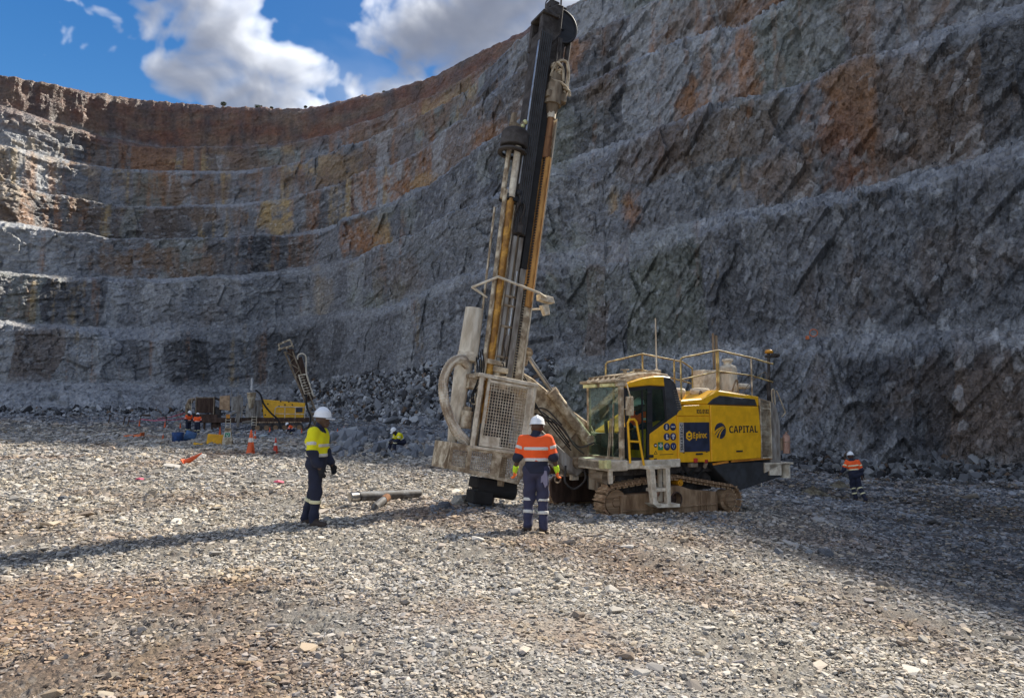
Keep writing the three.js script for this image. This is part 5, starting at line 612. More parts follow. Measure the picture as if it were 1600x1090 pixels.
  const hiB = [...torso.slice(1), ...upA(j.armL, o.hiArm), ...upA(j.armR, o.hiArm)], hiF0 = bones(hiB, 0.05, gT + 0.007), cut = o.cut ?? 0.17;
  const neckCap = (x, y, z) => -((Math.hypot(x - hea[0], (y - hea[1]) * 0.8, z - hea[2])) - 0.165);
  add('bright_panel', (x, y, z) => Math.max(hiF0(x, y, z) + wob(x, y, z), Math.min(cut - along(x, y, z), 0.02 + Math.min(capF(x, y, z, [j.armL[0], j.armL[1], 0.09, 0.09]), capF(x, y, z, [j.armR[0], j.armR[1], 0.09, 0.09]))), neckCap(x, y, z)), hiB, o.hi, 0.03, h, sh);
  const toF = bones(torso, 0.05, gT + 0.013); const onlyT = (x, y, z) => toF(x, y, z) + wob(x, y, z);
  for (const c of o.chestBands) add('reflective_band', (x, y, z) => Math.max(onlyT(x, y, z), Math.abs(along(x, y, z) - c) - 0.026), torso, o.band || C.band, 0.03, Math.min(h, 0.014), sh);
  for (const a of [j.armL, j.armR]) if (o.armBand) { const [f, m] = slab((x, y, z) => capF(x, y, z, [a[0], a[1], 0.060, 0.048]) - gT - 0.007 + wob(x, y, z), a[0], a[1], o.armBand, 0.026, 0.006); mesh('reflective_band', netMesh(f, m.map((q) => q - 0.12), m.map((q) => q + 0.12), Math.min(h, 0.012)), o.band || C.band, sh); }
  add('collar', (x, y, z) => Math.max(bones([[lerp3(che, nec, 0.9), lerp3(nec, hea, 0.32), 0.072, 0.066]], 0.02, 0.006)(x, y, z)), [[che, hea, 0.08, 0.08]], o.shirtLow || C.navy, 0.02, h, sh);
  // gloves
  if (o.gloves) for (const [hd, w, el] of [[handL, j.armL[2], j.armL[1]], [handR, j.armR[2], j.armR[1]]]) { const hc = Math.min(0.0055, h), g = add('glove', bones(hd, 0.010, 0.003), hd, o.gloves, 0.01, h < 0.015 ? hc : h); if (o.cuff) add('cuff', bones([[w, lerp3(w, el, 0.22), 0.040, 0.046], [w, lerp3(w, hd[0][1], 0.35), 0.040, 0.03]], 0.01), [[w, lerp3(w, el, 0.22), 0.05, 0.05]], o.cuff, 0.01, 0.008, g); }
  // helmet: dome with a ridge, peak and rim
  { const hg = new THREE.Group(); hg.name = 'helmet_group'; const q = new THREE.Quaternion().setFromRotationMatrix((() => { const f = new THREE.Vector3(...fw).normalize(), u = new THREE.Vector3(...(j.up || [0, 1, 0])), r = new THREE.Vector3().crossVectors(u, f).normalize(); return new THREE.Matrix4().makeBasis(r, new THREE.Vector3().crossVectors(f, r), f); })());
    const dome = new THREE.LatheGeometry([[0.136, -0.004], [0.138, 0.006], [0.128, 0.012], [0.125, 0.045], [0.112, 0.088], [0.082, 0.120], [0.045, 0.138], [0, 0.144]].map(([x, y]) => new THREE.Vector2(x, y)), 28).toNonIndexed(); dome.scale(0.92, 1, 1.08);
    const ridge = new THREE.TorusGeometry(0.126, 0.012, 6, 20, Math.PI).rotateY(Math.PI / 2).scale(1.6, 1.12, 1.05).toNonIndexed(), s = new THREE.Shape(); s.absarc(0, 0.10, 0.105, 0.15, Math.PI - 0.15); const peak = new THREE.ExtrudeGeometry(s, { depth: 0.008, bevelEnabled: false, curveSegments: 12 }).rotateX(Math.PI / 2 + 0.12).translate(0, 0.004, 0); peak.deleteAttribute('uv');
    const g = join([dome, ridge.translate(0, 0.006, 0), peak]); g.applyQuaternion(q); g.translate(...hx(0, 0.052, 0)); mesh('helmet', g, C.helmet, out); }
  if (h < 0.015) { for (const s of [-1, 1]) { const e = new THREE.SphereGeometry(0.011, 10, 8); e.translate(...hx(0.034 * s, 0.012, 0.083)); mesh('eye', e, C.eye, out); } }
  return out;
}
const rayGround = (px, py) => { const d = dirOf(px, py).normalize(); let t = 2; for (let k = 0; k < 4000; k++) { const x = d.x * t, y = EYE.y + d.y * t, z = d.z * t; if (y < ground0(x, z)) break; t *= 1.002; } return [d.x * t, ground0(d.x * t, d.z * t), d.z * t]; };
const N1 = { hand: [0, -1, 0] };
{
  // man in yellow, seen from his right side, weight on his heels, looking to the rig
  const p1 = rayGround(496, 823), d1 = -p1[2];
  makePerson(p1, { cell: 0.0105, turn: 82 * RAD, size: 181 / 1100 * d1 / 1.80, label: 'man in yellow and navy work clothes and white helmet standing sideways in the foreground', hi: C.yellow, cut: 0.10, hiArm: 0.98, sleeve: 1.85, chestBands: [0.125, 0.275], armBand: 0.52, legBands: [0.28], gloves: C.glove, bandLeg: C.bandY,
    j: { spine: [[0, 0.965, -0.045], [0, 1.295, -0.035], [0, 1.485, -0.02], [0, 1.615, 0.04]], face: [-0.12, -0.08, 0.99], armL: [[0.185, 1.425, -0.03], [0.225, 1.13, 0.0], [0.20, 0.925, 0.13]], armR: [[-0.185, 1.425, -0.04], [-0.225, 1.12, -0.02], [-0.20, 0.90, 0.10]], handL: [[0, -1, 0.35], [0, 0.2, 1], 0.5], handR: [[0, -1, 0.35], [0, 0.2, 1], -0.5], legL: [[0.09, 0.93, -0.05], [0.10, 0.50, -0.13], [0.115, 0.10, -0.25]], legR: [[-0.09, 0.93, -0.03], [-0.10, 0.50, 0.0], [-0.105, 0.10, -0.02]], footL: [[0.115, 0.055, -0.24], [0.13, 0.045, -0.08]], footR: [[-0.105, 0.055, -0.01], [-0.12, 0.045, 0.155]] } });
  // man in orange, back to the camera, walking to the mast
  const p2 = rayGround(838, 831), d2 = -p2[2];
  const m2 = makePerson(p2, { cell: 0.0105, turn: 176 * RAD, size: 177 / 1100 * d2 / 1.80, label: 'man in orange hi-vis shirt and orange gloves walking away toward the drill mast', hi: C.orange, cut: 0.13, hiArm: 0.86, sleeve: 1.12, chestBands: [0.155, 0.325], armBand: 0.46, legBands: [0.02, 0.50], gloves: C.gloveO, cuff: C.cuff, trousers: C.navyP, bandLeg: C.band,
    j: { spine: [[0, 0.965, -0.0], [0.0, 1.295, 0.01], [0, 1.485, 0.02], [-0.02, 1.610, 0.05]], face: [-0.05, -0.12, 0.99], armL: [[0.205, 1.42, 0.0], [0.285, 1.165, -0.03], [0.335, 0.945, 0.06]], armR: [[-0.205, 1.42, 0.0], [-0.275, 1.165, -0.02], [-0.325, 0.95, 0.05]], handL: [[0.05, -1, 0.25], [-0.3, 0.1, 1], -0.75], handR: [[-0.03, -1, 0.2], [0.3, 0.1, 1], 0.75], legL: [[0.095, 0.93, 0.0], [0.11, 0.50, 0.05], [0.135, 0.12, -0.03]], legR: [[-0.095, 0.93, 0.0], [-0.105, 0.50, 0.02], [-0.11, 0.09, -0.06]], footL: [[0.135, 0.065, -0.02], [0.165, 0.05, 0.13]], footR: [[-0.11, 0.055, -0.05], [-0.13, 0.045, 0.11]] } });
  const rg = prism([[-0.10, 0], [0.02, 0.01], [0.06, -0.12], [0.05, -0.25], [-0.01, -0.30], [-0.06, -0.2], [-0.12, -0.22]].map(([x, y]) => [x * 0.7, y * 0.85]), -0.012, 0.012, 0.004); rg.deleteAttribute('uv'); rg.rotateY(2.6); rg.translate(-0.15, 0.95, -0.13);
  const ragM = mesh('rag', rg, C.rag); { m2.updateMatrixWorld(); ragM.geometry.applyMatrix4(m2.matrixWorld); } tag(ragM, 'grey rag hanging from the back pocket of the man in orange', 'rag');
  const ringG = new THREE.TorusGeometry(0.05, 0.012, 8, 24).rotateY(0.5); ringG.translate(-0.335, 0.80, 0.10); m2.updateMatrixWorld(); ringG.applyMatrix4(m2.matrixWorld); tag(mesh('metal_ring', ringG, M.dustDark), 'small metal ring held in the right hand of the man in orange', 'ring');
  // far right, in the mud
  const p3 = rayGround(1338, 783), d3 = -p3[2];
  makePerson(p3, { cell: 0.018, turn: 170 * RAD, size: 74 / 1100 * d3 / 1.74, label: 'person in orange shirt walking on the dark mud at the far right', hi: C.orange, cut: 0.16, hiArm: 0.85, sleeve: 1.6, chestBands: [0.19, 0.33], armBand: 0.5, legBands: [0.10, 0.55], gloves: C.glove, bandLeg: C.bandY, band: C.bandY,
    j: { spine: [[0.02, 0.95, 0], [0.06, 1.28, 0.02], [0.09, 1.46, 0.03], [0.11, 1.585, 0.06]], face: [0.1, -0.25, 0.96], armL: [[0.26, 1.39, 0.02], [0.36, 1.16, -0.02], [0.46, 0.98, 0.05]], armR: [[-0.12, 1.40, 0.02], [-0.21, 1.14, -0.06], [-0.23, 0.90, -0.02]], handL: [[0.7, -0.6, 0.2], [0, 0.5, 1], 0.4], handR: [[0, -1, 0.1], [0.2, 0, 1], 0.5], legL: [[0.10, 0.92, 0], [0.06, 0.50, 0.12], [-0.03, 0.10, 0.1]], legR: [[-0.06, 0.92, 0], [-0.14, 0.51, 0.04], [-0.28, 0.10, -0.16]], footL: [[-0.03, 0.055, 0.1], [-0.03, 0.045, 0.24]], footR: [[-0.28, 0.055, -0.15], [-0.31, 0.045, -0.02]] } });
  // two talking beside the far rig
  const stand = (k) => ({ spine: [[0, 0.96, 0], [0, 1.29, 0.03], [0, 1.47, 0.05], [0.0, 1.60, 0.10]], face: [k * 0.3, -0.3, 0.9], armL: [[0.2, 1.41, 0.03], [0.25, 1.16, 0.02], [0.08, 1.05, 0.24]], armR: [[-0.2, 1.41, 0.03], [-0.25, 1.16, 0.0], [-0.1, 1.03, 0.22]], handL: [[-1, 0, 0.5], [0, 1, 0], 0.5], handR: [[1, 0, 0.5], [0, 1, 0], 0.5], legL: [[0.09, 0.93, 0], [0.11, 0.50, 0.02], [0.13, 0.10, 0]], legR: [[-0.09, 0.93, 0], [-0.11, 0.50, 0.0], [-0.13, 0.10, -0.05]], footL: [[0.13, 0.055, 0], [0.15, 0.045, 0.15]], footR: [[-0.13, 0.055, -0.05], [-0.15, 0.045, 0.1]] });
  const far = { cell: 0.03, hi: C.orange, cut: 0.14, hiArm: 0.85, sleeve: 1.5, chestBands: [0.17], armBand: 0.5, legBands: [0.1, 0.7], gloves: C.glove, bandLeg: C.bandY };
  const p4 = rayGround(293, 681), p5 = rayGround(307, 682);
  makePerson(p4, { ...far, turn: 60 * RAD, size: 39 / 1100 * -p4[2] / 1.8, label: 'person in orange shirt at left of the pair standing beside the far rig', j: stand(0.4) });
  makePerson(p5, { ...far, turn: -165 * RAD, size: 37 / 1100 * -p5[2] / 1.8, label: 'person in orange shirt at right of the pair standing beside the far rig', j: stand(-0.3) });
  // one bends down by the far rig's tracks
  const p6 = rayGround(456, 680);
  makePerson(p6, { ...far, turn: -70 * RAD, size: 0.95 * 36 / 1100 * -p6[2] / 1.8, label: 'person in orange shirt crouching in front of the far rig tracks', j: { spine: [[0, 0.42, -0.1], [0, 0.66, 0.12], [0, 0.76, 0.24], [0, 0.86, 0.36]], face: [0, -0.6, 0.8], up: [0, 0.8, 0.6], armL: [[0.2, 0.70, 0.2], [0.26, 0.48, 0.30], [0.18, 0.28, 0.42]], armR: [[-0.2, 0.70, 0.2], [-0.26, 0.48, 0.30], [-0.18, 0.28, 0.42]], handL: [[0, -1, 0.4], [-1, 0, 0], 0.6], handR: [[0, -1, 0.4], [1, 0, 0], 0.6], legL: [[0.1, 0.40, -0.1], [0.17, 0.46, 0.28], [0.15, 0.11, 0.0]], legR: [[-0.1, 0.40, -0.1], [-0.17, 0.46, 0.28], [-0.15, 0.11, 0.0]], footL: [[0.15, 0.055, 0], [0.17, 0.045, 0.15]], footR: [[-0.15, 0.055, 0], [-0.17, 0.045, 0.15]] } });
  // one sits on the rock pile, elbows on the knees
  const p7 = rayGround(624, 708), s7 = 0.94;
  makePerson([p7[0], p7[1] + 0.05, p7[2]], { ...far, cell: 0.02, hi: C.yellow, turn: -52 * RAD, size: s7, label: 'person in yellow shirt and white helmet sitting bent forward on the rocks', legBands: [0.15], j: { spine: [[0.0, 0.44, -0.14], [0, 0.70, 0.04], [0, 0.83, 0.17], [0, 0.92, 0.28]], face: [0.05, -0.55, 0.83], up: [0, 0.83, 0.55], armL: [[0.2, 0.78, 0.12], [0.24, 0.55, 0.2], [0.10, 0.47, 0.42]], armR: [[-0.2, 0.78, 0.12], [-0.24, 0.55, 0.2], [-0.08, 0.46, 0.42]], handL: [[-0.6, -0.5, 0.6], [0, 1, 0], 0.6], handR: [[0.6, -0.5, 0.6], [0, 1, 0], 0.6], legL: [[0.1, 0.42, -0.08], [0.2, 0.48, 0.34], [0.18, 0.12, 0.36]], legR: [[-0.1, 0.42, -0.08], [-0.18, 0.47, 0.34], [-0.2, 0.12, 0.42]], footL: [[0.18, 0.06, 0.38], [0.22, 0.05, 0.52]], footR: [[-0.2, 0.06, 0.44], [-0.25, 0.05, 0.58]] } });
  // the driver in the cab
  const cw = rig.localToWorld(new THREE.Vector3(1.38, 1.20, -0.64)); rig.updateMatrixWorld(); cw.copy(new THREE.Vector3(1.38, 1.20, -0.64)).applyMatrix4(rig.matrixWorld);
  makePerson([cw.x, cw.y, cw.z], { ...far, cell: 0.022, turn: RIG.yaw - Math.PI / 2, size: 0.98, label: 'rig operator in orange shirt seated inside the glazed cab', legBands: [], j: { spine: [[0, 0.55, -0.02], [0, 0.87, 0.0], [0, 1.05, 0.02], [0, 1.18, 0.05]], face: [0, -0.1, 0.99], armL: [[0.2, 0.99, 0.02], [0.26, 0.75, 0.08], [0.22, 0.66, 0.32]], armR: [[-0.2, 0.99, 0.02], [-0.26, 0.75, 0.08], [-0.22, 0.66, 0.32]], handL: [[0, -0.2, 1], [-1, 0, 0], 0.6], handR: [[0, -0.2, 1], [1, 0, 0], 0.6], legL: [[0.1, 0.52, 0], [0.14, 0.55, 0.44], [0.13, 0.14, 0.5]], legR: [[-0.1, 0.52, 0], [-0.14, 0.55, 0.44], [-0.13, 0.14, 0.5]], footL: [[0.13, 0.08, 0.5], [0.14, 0.06, 0.66]], footR: [[-0.13, 0.08, 0.5], [-0.14, 0.06, 0.66]] } });
}
// ---------------------------------------------------------------- the far rig, cones, tubs and the rest of the site
{
  const base = rayGround(392, 674), D = -base[2] / Math.cos(Math.atan2(base[0], -base[2])), S = D / 1100 * 1.0, turn = -Math.atan2(base[0], -base[2]);
  const t = thing('drill_rig', 'low yellow and brown drill rig with lattice mast near the far wall', 'drill rig', base, turn);
  const X = (px) => (px - 392) * S / Math.cos(turn) * 0.98, Y = (py) => (675 - py) * S;
  const b = (x0, x1, y0, y1, z0, z1, r = 0.03) => bx(X(x0), X(x1), Y(y1), Y(y0), z0, z1, r), p = (pts, z0, z1) => prism(pts.map(([x, y]) => [X(x), Y(y)]), z0, z1, 0.03), at = (x, y, z) => [X(x), Y(y), z];
  const part = (name, geo, mat, parent = t) => mesh(name, geo, mat, parent);
  for (const z of [0.15, -1.9]) { const tr = part('crawler_track', [p([[396, 662], [392, 668], [394, 675], [400, 677.5], [455, 677.5], [461, 674], [462, 668], [458, 662]], z - 0.2, z + 0.2)], M.blackDust); for (let i = 0; i < 22; i++) mesh('track_shoe', bx(X(396 + i * 2.9), X(398.2 + i * 2.9), Y(662.5), Y(661), z - 0.22, z + 0.22, 0.01), M.trackShoe, tr); for (const x of [400, 412, 424, 436, 448, 456]) mesh('track_roller', cyl([X(x), Y(669.5), z], [X(x), Y(669.5), z + 0.24], 0.2, 0.2, 14), M.trackMud, tr); }
  part('chassis', [b(318, 470, 655, 662, -1.9, 0.1), b(330, 333, 658, 677, -0.3, -0.1), b(322, 325, 658, 675, -1.6, -1.4)], M.brown);
  const eng = part('engine_house', p([[405, 628], [464, 633.5], [462, 655.5], [408, 655]], -1.9, 0.05), M.yellow); for (const [x, y] of [[413, 635], [430, 631], [436, 636], [441, 631.5], [446, 636], [410, 651], [428, 638]]) mesh('vent', bx(X(x - 1), X(x + 1), Y(y + 1), Y(y - 1), 0.04, 0.08, 0.01), M.black, eng);
  part('rear_house', [b(390, 405, 629, 655, -1.8, 0.0), b(384, 397, 634, 655, -0.6, 0.25)], M.grey);
  part('radiator', [b(321, 342, 627, 648, -1.5, 0.0), ...Array.from({ length: 8 }, (_, i) => b(322, 341, 629 + i * 2.4, 629.8 + i * 2.4, 0, 0.03, 0))], M.brown); part('radiator_frame', [b(319.5, 321, 625, 650, -1.5, 0.03), b(342, 343.4, 625, 650, -1.5, 0.03), b(319.5, 343.4, 625.5, 627, -1.5, 0.03)], M.dustDark);
  part('skid', [b(316, 348, 650, 661, -1.6, -0.05), b(340, 352, 660, 672, -1.0, -0.3)], M.brown); part('pipework', [curve([at(309, 652, -0.3), at(309, 640, -0.3), at(312, 630, -0.3), at(318, 628, -0.4)], 0.12), curve([at(312, 655, 0), at(314, 642, 0.1), at(311, 634, 0)], 0.08), b(307, 313, 636, 642, -0.6, 0.0), ball(...at(313, 631, -0.2), 0.22)], M.dustDark); part('flag_pole', cyl(at(315, 670, 0.3), at(315, 630, 0.3), 0.02), M.dustPale);
  part('control_panel', [p([[350, 624], [363, 622.5], [363.5, 645], [350, 643]], -0.3, 0.1)], M.orangeFade.clone()).material.color.setRGB(0.55, 0.36, 0.20); part('tank', [b(344, 352, 640, 656, -1.0, -0.2), cyl(at(342, 626, -0.3), at(350, 629, -0.3), 0.1)], M.blackDust);
  part('panel', [b(365, 374, 624, 645, -0.3, 0.05), cyl(at(365.5, 624, 0), at(365, 616, 0), 0.03), cyl(at(373, 624, 0), at(374, 617, 0), 0.03)], M.grey); part('hazard_box', b(359, 364, 650, 656, 0.05, 0.3), M.tapeOrange);
  part('rod_rack', [bar(at(374.5, 668, 0.2), at(376, 622, 0.1), 0.22), bar(at(371, 660, 0.2), at(378, 625, 0.1), 0.1), bar(at(379, 655, 0.15), at(379, 625, 0.1), 0.14), cyl(at(366, 650, 0.1), at(383, 640, 0.1), 0.12), cyl(at(380, 662, 0.2), at(393, 660, 0.2), 0.1)], M.grey);
  for (const [x, y0, y1] of [[362, 656, 674], [395.5, 652, 667]]) part('ladder', [bar(at(x - 3, y1, 0.4), at(x - 3, y0, 0.3), 0.05), bar(at(x + 3, y1, 0.4), at(x + 3, y0, 0.3), 0.05), ...[0, 1, 2, 3].map((k) => bar(at(x - 3, mix(y0, y1, (k + 0.5) / 4), 0.36), at(x + 3, mix(y0, y1, (k + 0.5) / 4), 0.36), 0.05))], M.dustPale);
  const cyc = part('cyclone', lathe([[0, 0], [0.18, 0], [0.30, Y(632) * 0 + 0.75], [0.34, 0.85], [0.34, 1.18], [0.38, 1.2], [0.38, 1.3], [0, 1.32]], at(391, 641, 0.2), 20), M.dust); mesh('vent_pipe', cyl(at(391, 615, 0.2), at(391, 598, 0.2), 0.09), M.bag, cyc);
  part('handrail', [pipe([at(422, 656, 0.3), at(423, 641, 0.3), at(426, 639, 0.3), at(464, 640, 0.3), at(463, 656, 0.3)], 0.035), bar(at(422, 649, 0.3), at(463, 650, 0.3), 0.05), bar(at(436, 640, 0.3), at(436, 656, 0.3), 0.05), bar(at(450, 640, 0.3), at(450, 656, 0.3), 0.05)], M.dustPale); part('sign_board', b(451, 460, 640, 647, 0.08, 0.14), M.navy);
  // lattice mast leaning to the left, with the rod box beside it
  const A = [433.5, 556], B = [482, 673], lat = []; const w0 = 11, f = (u, side) => [mix(A[0], B[0], u) + side * mix(w0, 8, u), mix(A[1], B[1], u)];
  for (const z of [-0.9, -0.3]) for (const s of [0, 1]) lat.push(bar(at(...f(0, s), z), at(...f(1, s), z), 0.11)); for (let i = 0; i < 13; i++) for (const z of [-0.9, -0.3]) lat.push(bar(at(...f(i / 13, i % 2), z), at(...f((i + 1) / 13, 1 - i % 2), z), 0.07));
  const ms = part('lattice_mast', lat, M.dustDark); mesh('mast_spine', [p([[437, 552], [446, 552], [466, 622], [460, 622]], -0.85, -0.4)], M.brown, ms); mesh('mast_head', [bar(at(425, 546, -0.5), at(441, 538, -0.5), 0.16), bar(at(427, 553, -0.3), at(445, 547, -0.3), 0.14), bar(at(425, 546, -0.4), at(428, 555, -0.4), 0.12), bar(at(441, 538, -0.5), at(446, 550, -0.5), 0.12), ball(...at(427, 553, -0.3), 0.14), ball(...at(437, 551, -0.3), 0.14)], M.dust, ms); mesh('rod_box', [p([[449, 566], [458, 563], [476, 628], [468, 632]], -1.1, -0.5)], M.brown, ms); mesh('hoist_frame', [curve([at(452, 568, -0.3), at(453, 561, -0.3), at(459, 559, -0.3), at(463, 563, -0.3), at(465, 590, -0.3), at(476, 624, -0.3)], 0.07), bar(at(453, 592, -0.3), at(464, 590, -0.3), 0.12), bar(at(454, 592, -0.3), at(463, 620, -0.3), 0.1), bar(at(466, 592, -0.2), at(474, 622, -0.2), 0.08)], M.dustPale, ms); mesh('cross_rung', [0, 1, 2, 3, 4, 5, 6].map((k) => bar(at(455 + k * 1.4, 596 + k * 4, -0.25), at(462 + k * 1.5, 594 + k * 4, -0.25), 0.06)), M.dustPale, ms);
  part('mast_foot', [b(470, 494, 666, 677, -1.0, -0.1), bar(at(478, 672, 0), at(494, 660, 0.1), 0.12), bar(at(484, 674, 0.1), at(497, 667, 0.1), 0.1), bar(at(462, 676, 0), at(480, 650, -0.2), 0.12)], M.dustDark);
  part('hose', [curve([at(396, 615, 0.3), at(402, 620, 0.4), at(407, 634, 0.5), at(417, 648, 0.6), at(427, 658, 0.7), at(431, 670, 0.9), at(439, 677, 1.1)], 0.075), curve([at(465, 620, 0), at(466, 640, 0.2), at(471, 654, 0.4), at(469, 668, 0.5), at(460, 677, 0.8)], 0.075)], M.rubber);
}
// traffic cones
function coneAt(px, py, hpx, label, lean = 0, dir = 0, mat = M.orange, bands = true) {
  const g = rayGround(px, py), d = -g[2], h = hpx / 1100 * d, t = thing('traffic_cone', label, 'traffic cone', g, dir, 'orange traffic cones on the pit floor');
  const r = h * 0.19, up = (pts) => lathe(pts, [0, 0, 0], 20);
  const body = mesh('cone', up([[r, h * 0.05], [r * 0.86, h * 0.12], [r * 0.16, h * 0.98], [r * 0.1, h], [0, h]]), mat, t), bs = mesh('base_plate', bx(-r * 1.35, r * 1.35, 0, h * 0.055, -r * 1.35, r * 1.35, h * 0.02), mat, t); const parts = [body, bs];
  if (bands) for (const [a, c] of h > 0.6 && hpx > 20 ? [[0.52, 0.68]] : [[0.5, 0.66]]) { const R = (k) => mix(r * 0.86, r * 0.16, (k - 0.12) / 0.86) + 0.004; parts.push(mesh('reflective_band', up([[R(a), h * a], [R(c), h * c]]), C.band, t)); }
  if (lean) { t.rotation.order = 'YXZ'; t.rotation.z = lean; t.position.y += r * 0.6 * Math.abs(Math.sin(lean)); }
  return t;
}
coneAt(391, 711, 39, 'tallest orange traffic cone with white collar in front of the far rig');
coneAt(430, 709, 25, 'red traffic cone with white tip standing just right of the tallest cone', 0, 0.3, paint(0.72, 0.06, 0.02));
coneAt(398, 688, 15, 'small orange cone half hidden behind the tallest cone', 0, 0.2);
coneAt(421, 679, 12, 'small orange cone in front of the middle of the far rig tracks', 0, 0, M.orange, false);
coneAt(471, 679, 10, 'small orange cone at the foot of the far rig mast', 0, 0, M.orange, false);
coneAt(343, 681, 14, 'small orange cone between the tan board and the yellow crate and the far rig', 0, 0, M.orange, false);
coneAt(217, 668, 11, 'leftmost small orange cone under the pink barrier tape', 0, 0, M.orange, false);
coneAt(257, 669, 11, 'middle small orange cone under the pink barrier tape', 0, 0, M.orange, false);
coneAt(281, 672, 11, 'small orange cone just left of the two people at the far rig', 0, 0, M.orange, false);
coneAt(254, 688, 10, 'small orange cone just left of the upright blue tub', 0, 0, M.orange, false);
coneAt(261, 688, 9, 'tipped small orange cone against the upright blue tub', -1.3, 0.3, M.orangeFade, false);
coneAt(527, 679, 10, 'small orange cone beside the head of the man in yellow', 0, 0, M.orange, false);
coneAt(537, 674, 8, 'tiny orange cone above the rock pile behind the man in yellow', 0, 0, M.orangeFade, false);
coneAt(287, 727, 30, 'orange traffic cone knocked over on the sunlit gravel at left', -1.02, 0.15, M.orange, false);
coneAt(222, 686, 28, 'red traffic cone lying flat beside the red sack', 1.5, 0.1, M.orangeFade, false);
{ // red sack
  const g = rayGround(209, 685), d = -g[2], r = 8 / 1100 * d, s = shard(77, 0.55, 2); s.scale(r * 2.0, r * 1.2, r * 1.2); s.translate(0, r * 0.3, 0); const m = mesh('sack', s, cloth(0.55, 0.075, 0.04)); m.position.set(...g); tag(m, 'red sack lying on the gravel left of the blue tubs', 'sack');
}
{ // blue tubs
  for (const [px, py, tip, label] of [[277, 691, 0, 'upright open dark blue plastic tub'], [297, 690, 1.25, 'tipped over blue plastic tub with its mouth to the left']]) {
    const g = rayGround(px, py), d = -g[2], h = 15 / 1100 * d, r = h * 0.58, t = thing('tub', label, 'tub', g, tip ? 0.3 : 0, 'blue plastic tubs'); const mt = tip ? M.blue.clone() : M.blue; if (tip) mt.color.setRGB(0.07, 0.17, 0.36);
    mesh('tub_body', lathe([[0, 0.03], [r * 0.86, 0.03], [r * 0.96, h * 0.96], [r, h], [r * 1.02, h], [r * 0.92, 0], [0, 0]], [0, 0, 0], 24), mt, t); mesh('rim', new THREE.TorusGeometry(r * 1.0, h * 0.035, 8, 28).rotateX(Math.PI / 2).translate(0, h, 0), mt, t);
    if (tip) { t.rotation.order = 'YXZ'; t.rotation.z = tip; t.position.y += r * 0.62; t.position.x += h * 0.5; }
  }
  const g = rayGround(352, 696), d = -g[2], u = d / 1100, c = thing('crate', 'yellow plastic crate lying on its side on the grey gravel', 'crate', [g[0], g[1] + 1 * u, g[2]], 0.35); c.rotation.order = 'YXZ'; c.rotation.z = -0.10; c.position.x -= 30 * u;
  mesh('crate_body', [bx(0, 30 * u, 0, 1 * u, -14 * u, 0, 0.01), bx(0, 30 * u, 16 * u, 17 * u, -14 * u, 0, 0.01), bx(0, 30 * u, 1 * u, 16 * u, -14.5 * u, -13.5 * u, 0.01), bx(0, 1 * u, 1 * u, 16 * u, -13.5 * u, 0, 0.01), bx(0, 30 * u, 1 * u, 16 * u, -0.8 * u, 0.2 * u, 0.02)], M.yellow, c); mesh('rib', [5, 10, 15, 20, 25].map((k) => bx(k * u, (k + 1) * u, 1 * u, 16 * u, 0.2 * u, 0.8 * u, 0)), M.yellow, c); mesh('crate_foot', bx(24 * u, 31 * u, -1.5 * u, 3 * u, -12 * u, -2 * u, 0.01), M.black, c);
  const l = rayGround(309, 696), ld = -l[2] / 1100, lid = thing('plastic_cover', 'small yellow plastic cover with a red corner lying on the gravel', 'cover', l, 0.4); mesh('cover_plate', prism([[-8 * ld, 0], [8 * ld, 0], [7 * ld, 2.5 * ld], [-6 * ld, 5 * ld]], -5 * ld, 5 * ld, 0.02), M.yellow, lid); mesh('red_corner', bx(-5 * ld, 1 * ld, -0.5 * ld, 1.2 * ld, 4 * ld, 6 * ld, 0.01), M.red, lid);
  // folding tan board with a green safety sign
  const s = rayGround(355, 696), sd = -s[2] / 1100, fb = thing('sign_stand', 'tan folding floor stand with a green safety sign', 'sign stand', s, 0.25);
  mesh('board', [prism([[-8 * sd, 0], [8 * sd, 0], [4.5 * sd, 26 * sd], [-4.5 * sd, 26 * sd]], 0, 0.05, 0.01).rotateX(-0.17).translate(0, 0, 5 * sd), prism([[-8 * sd, 0], [8 * sd, 0], [4.5 * sd, 26 * sd], [-4.5 * sd, 26 * sd]], -0.05, 0, 0.01).rotateX(0.17).translate(0, 0, -5 * sd), bx(-4.6 * sd, 4.6 * sd, 25 * sd, 27.5 * sd, -0.12, 0.12, 0.02), prism([[-7 * sd, 1], [7 * sd, 1], [5 * sd, 24 * sd], [-5 * sd, 24 * sd]].map(([x, y]) => [x, y === 1 ? sd : y]), -2 * sd, 2 * sd, 0.02)], M.dust, fb);
  const gs = mesh('green_sign', bx(-4.6 * sd, 4.6 * sd, 12.5 * sd, 20.5 * sd, 0.055, 0.075, 0), M.white, fb); gs.rotation.x = -0.17; gs.position.z = 5 * sd; mesh('sign_face', bx(-3.7 * sd, 3.7 * sd, 13.3 * sd, 19.7 * sd, 0.072, 0.085, 0), M.green, gs); mesh('pictogram', [bar([-2 * sd, 17.5 * sd, 0.09], [-0.6 * sd, 15 * sd, 0.09], 0.8 * sd, 0.02), bar([2 * sd, 17.5 * sd, 0.09], [0.6 * sd, 15 * sd, 0.09], 0.8 * sd, 0.02), bx(-1.2 * sd, 1.2 * sd, 14.2 * sd, 15.6 * sd, 0.08, 0.095, 0)], M.white, gs);
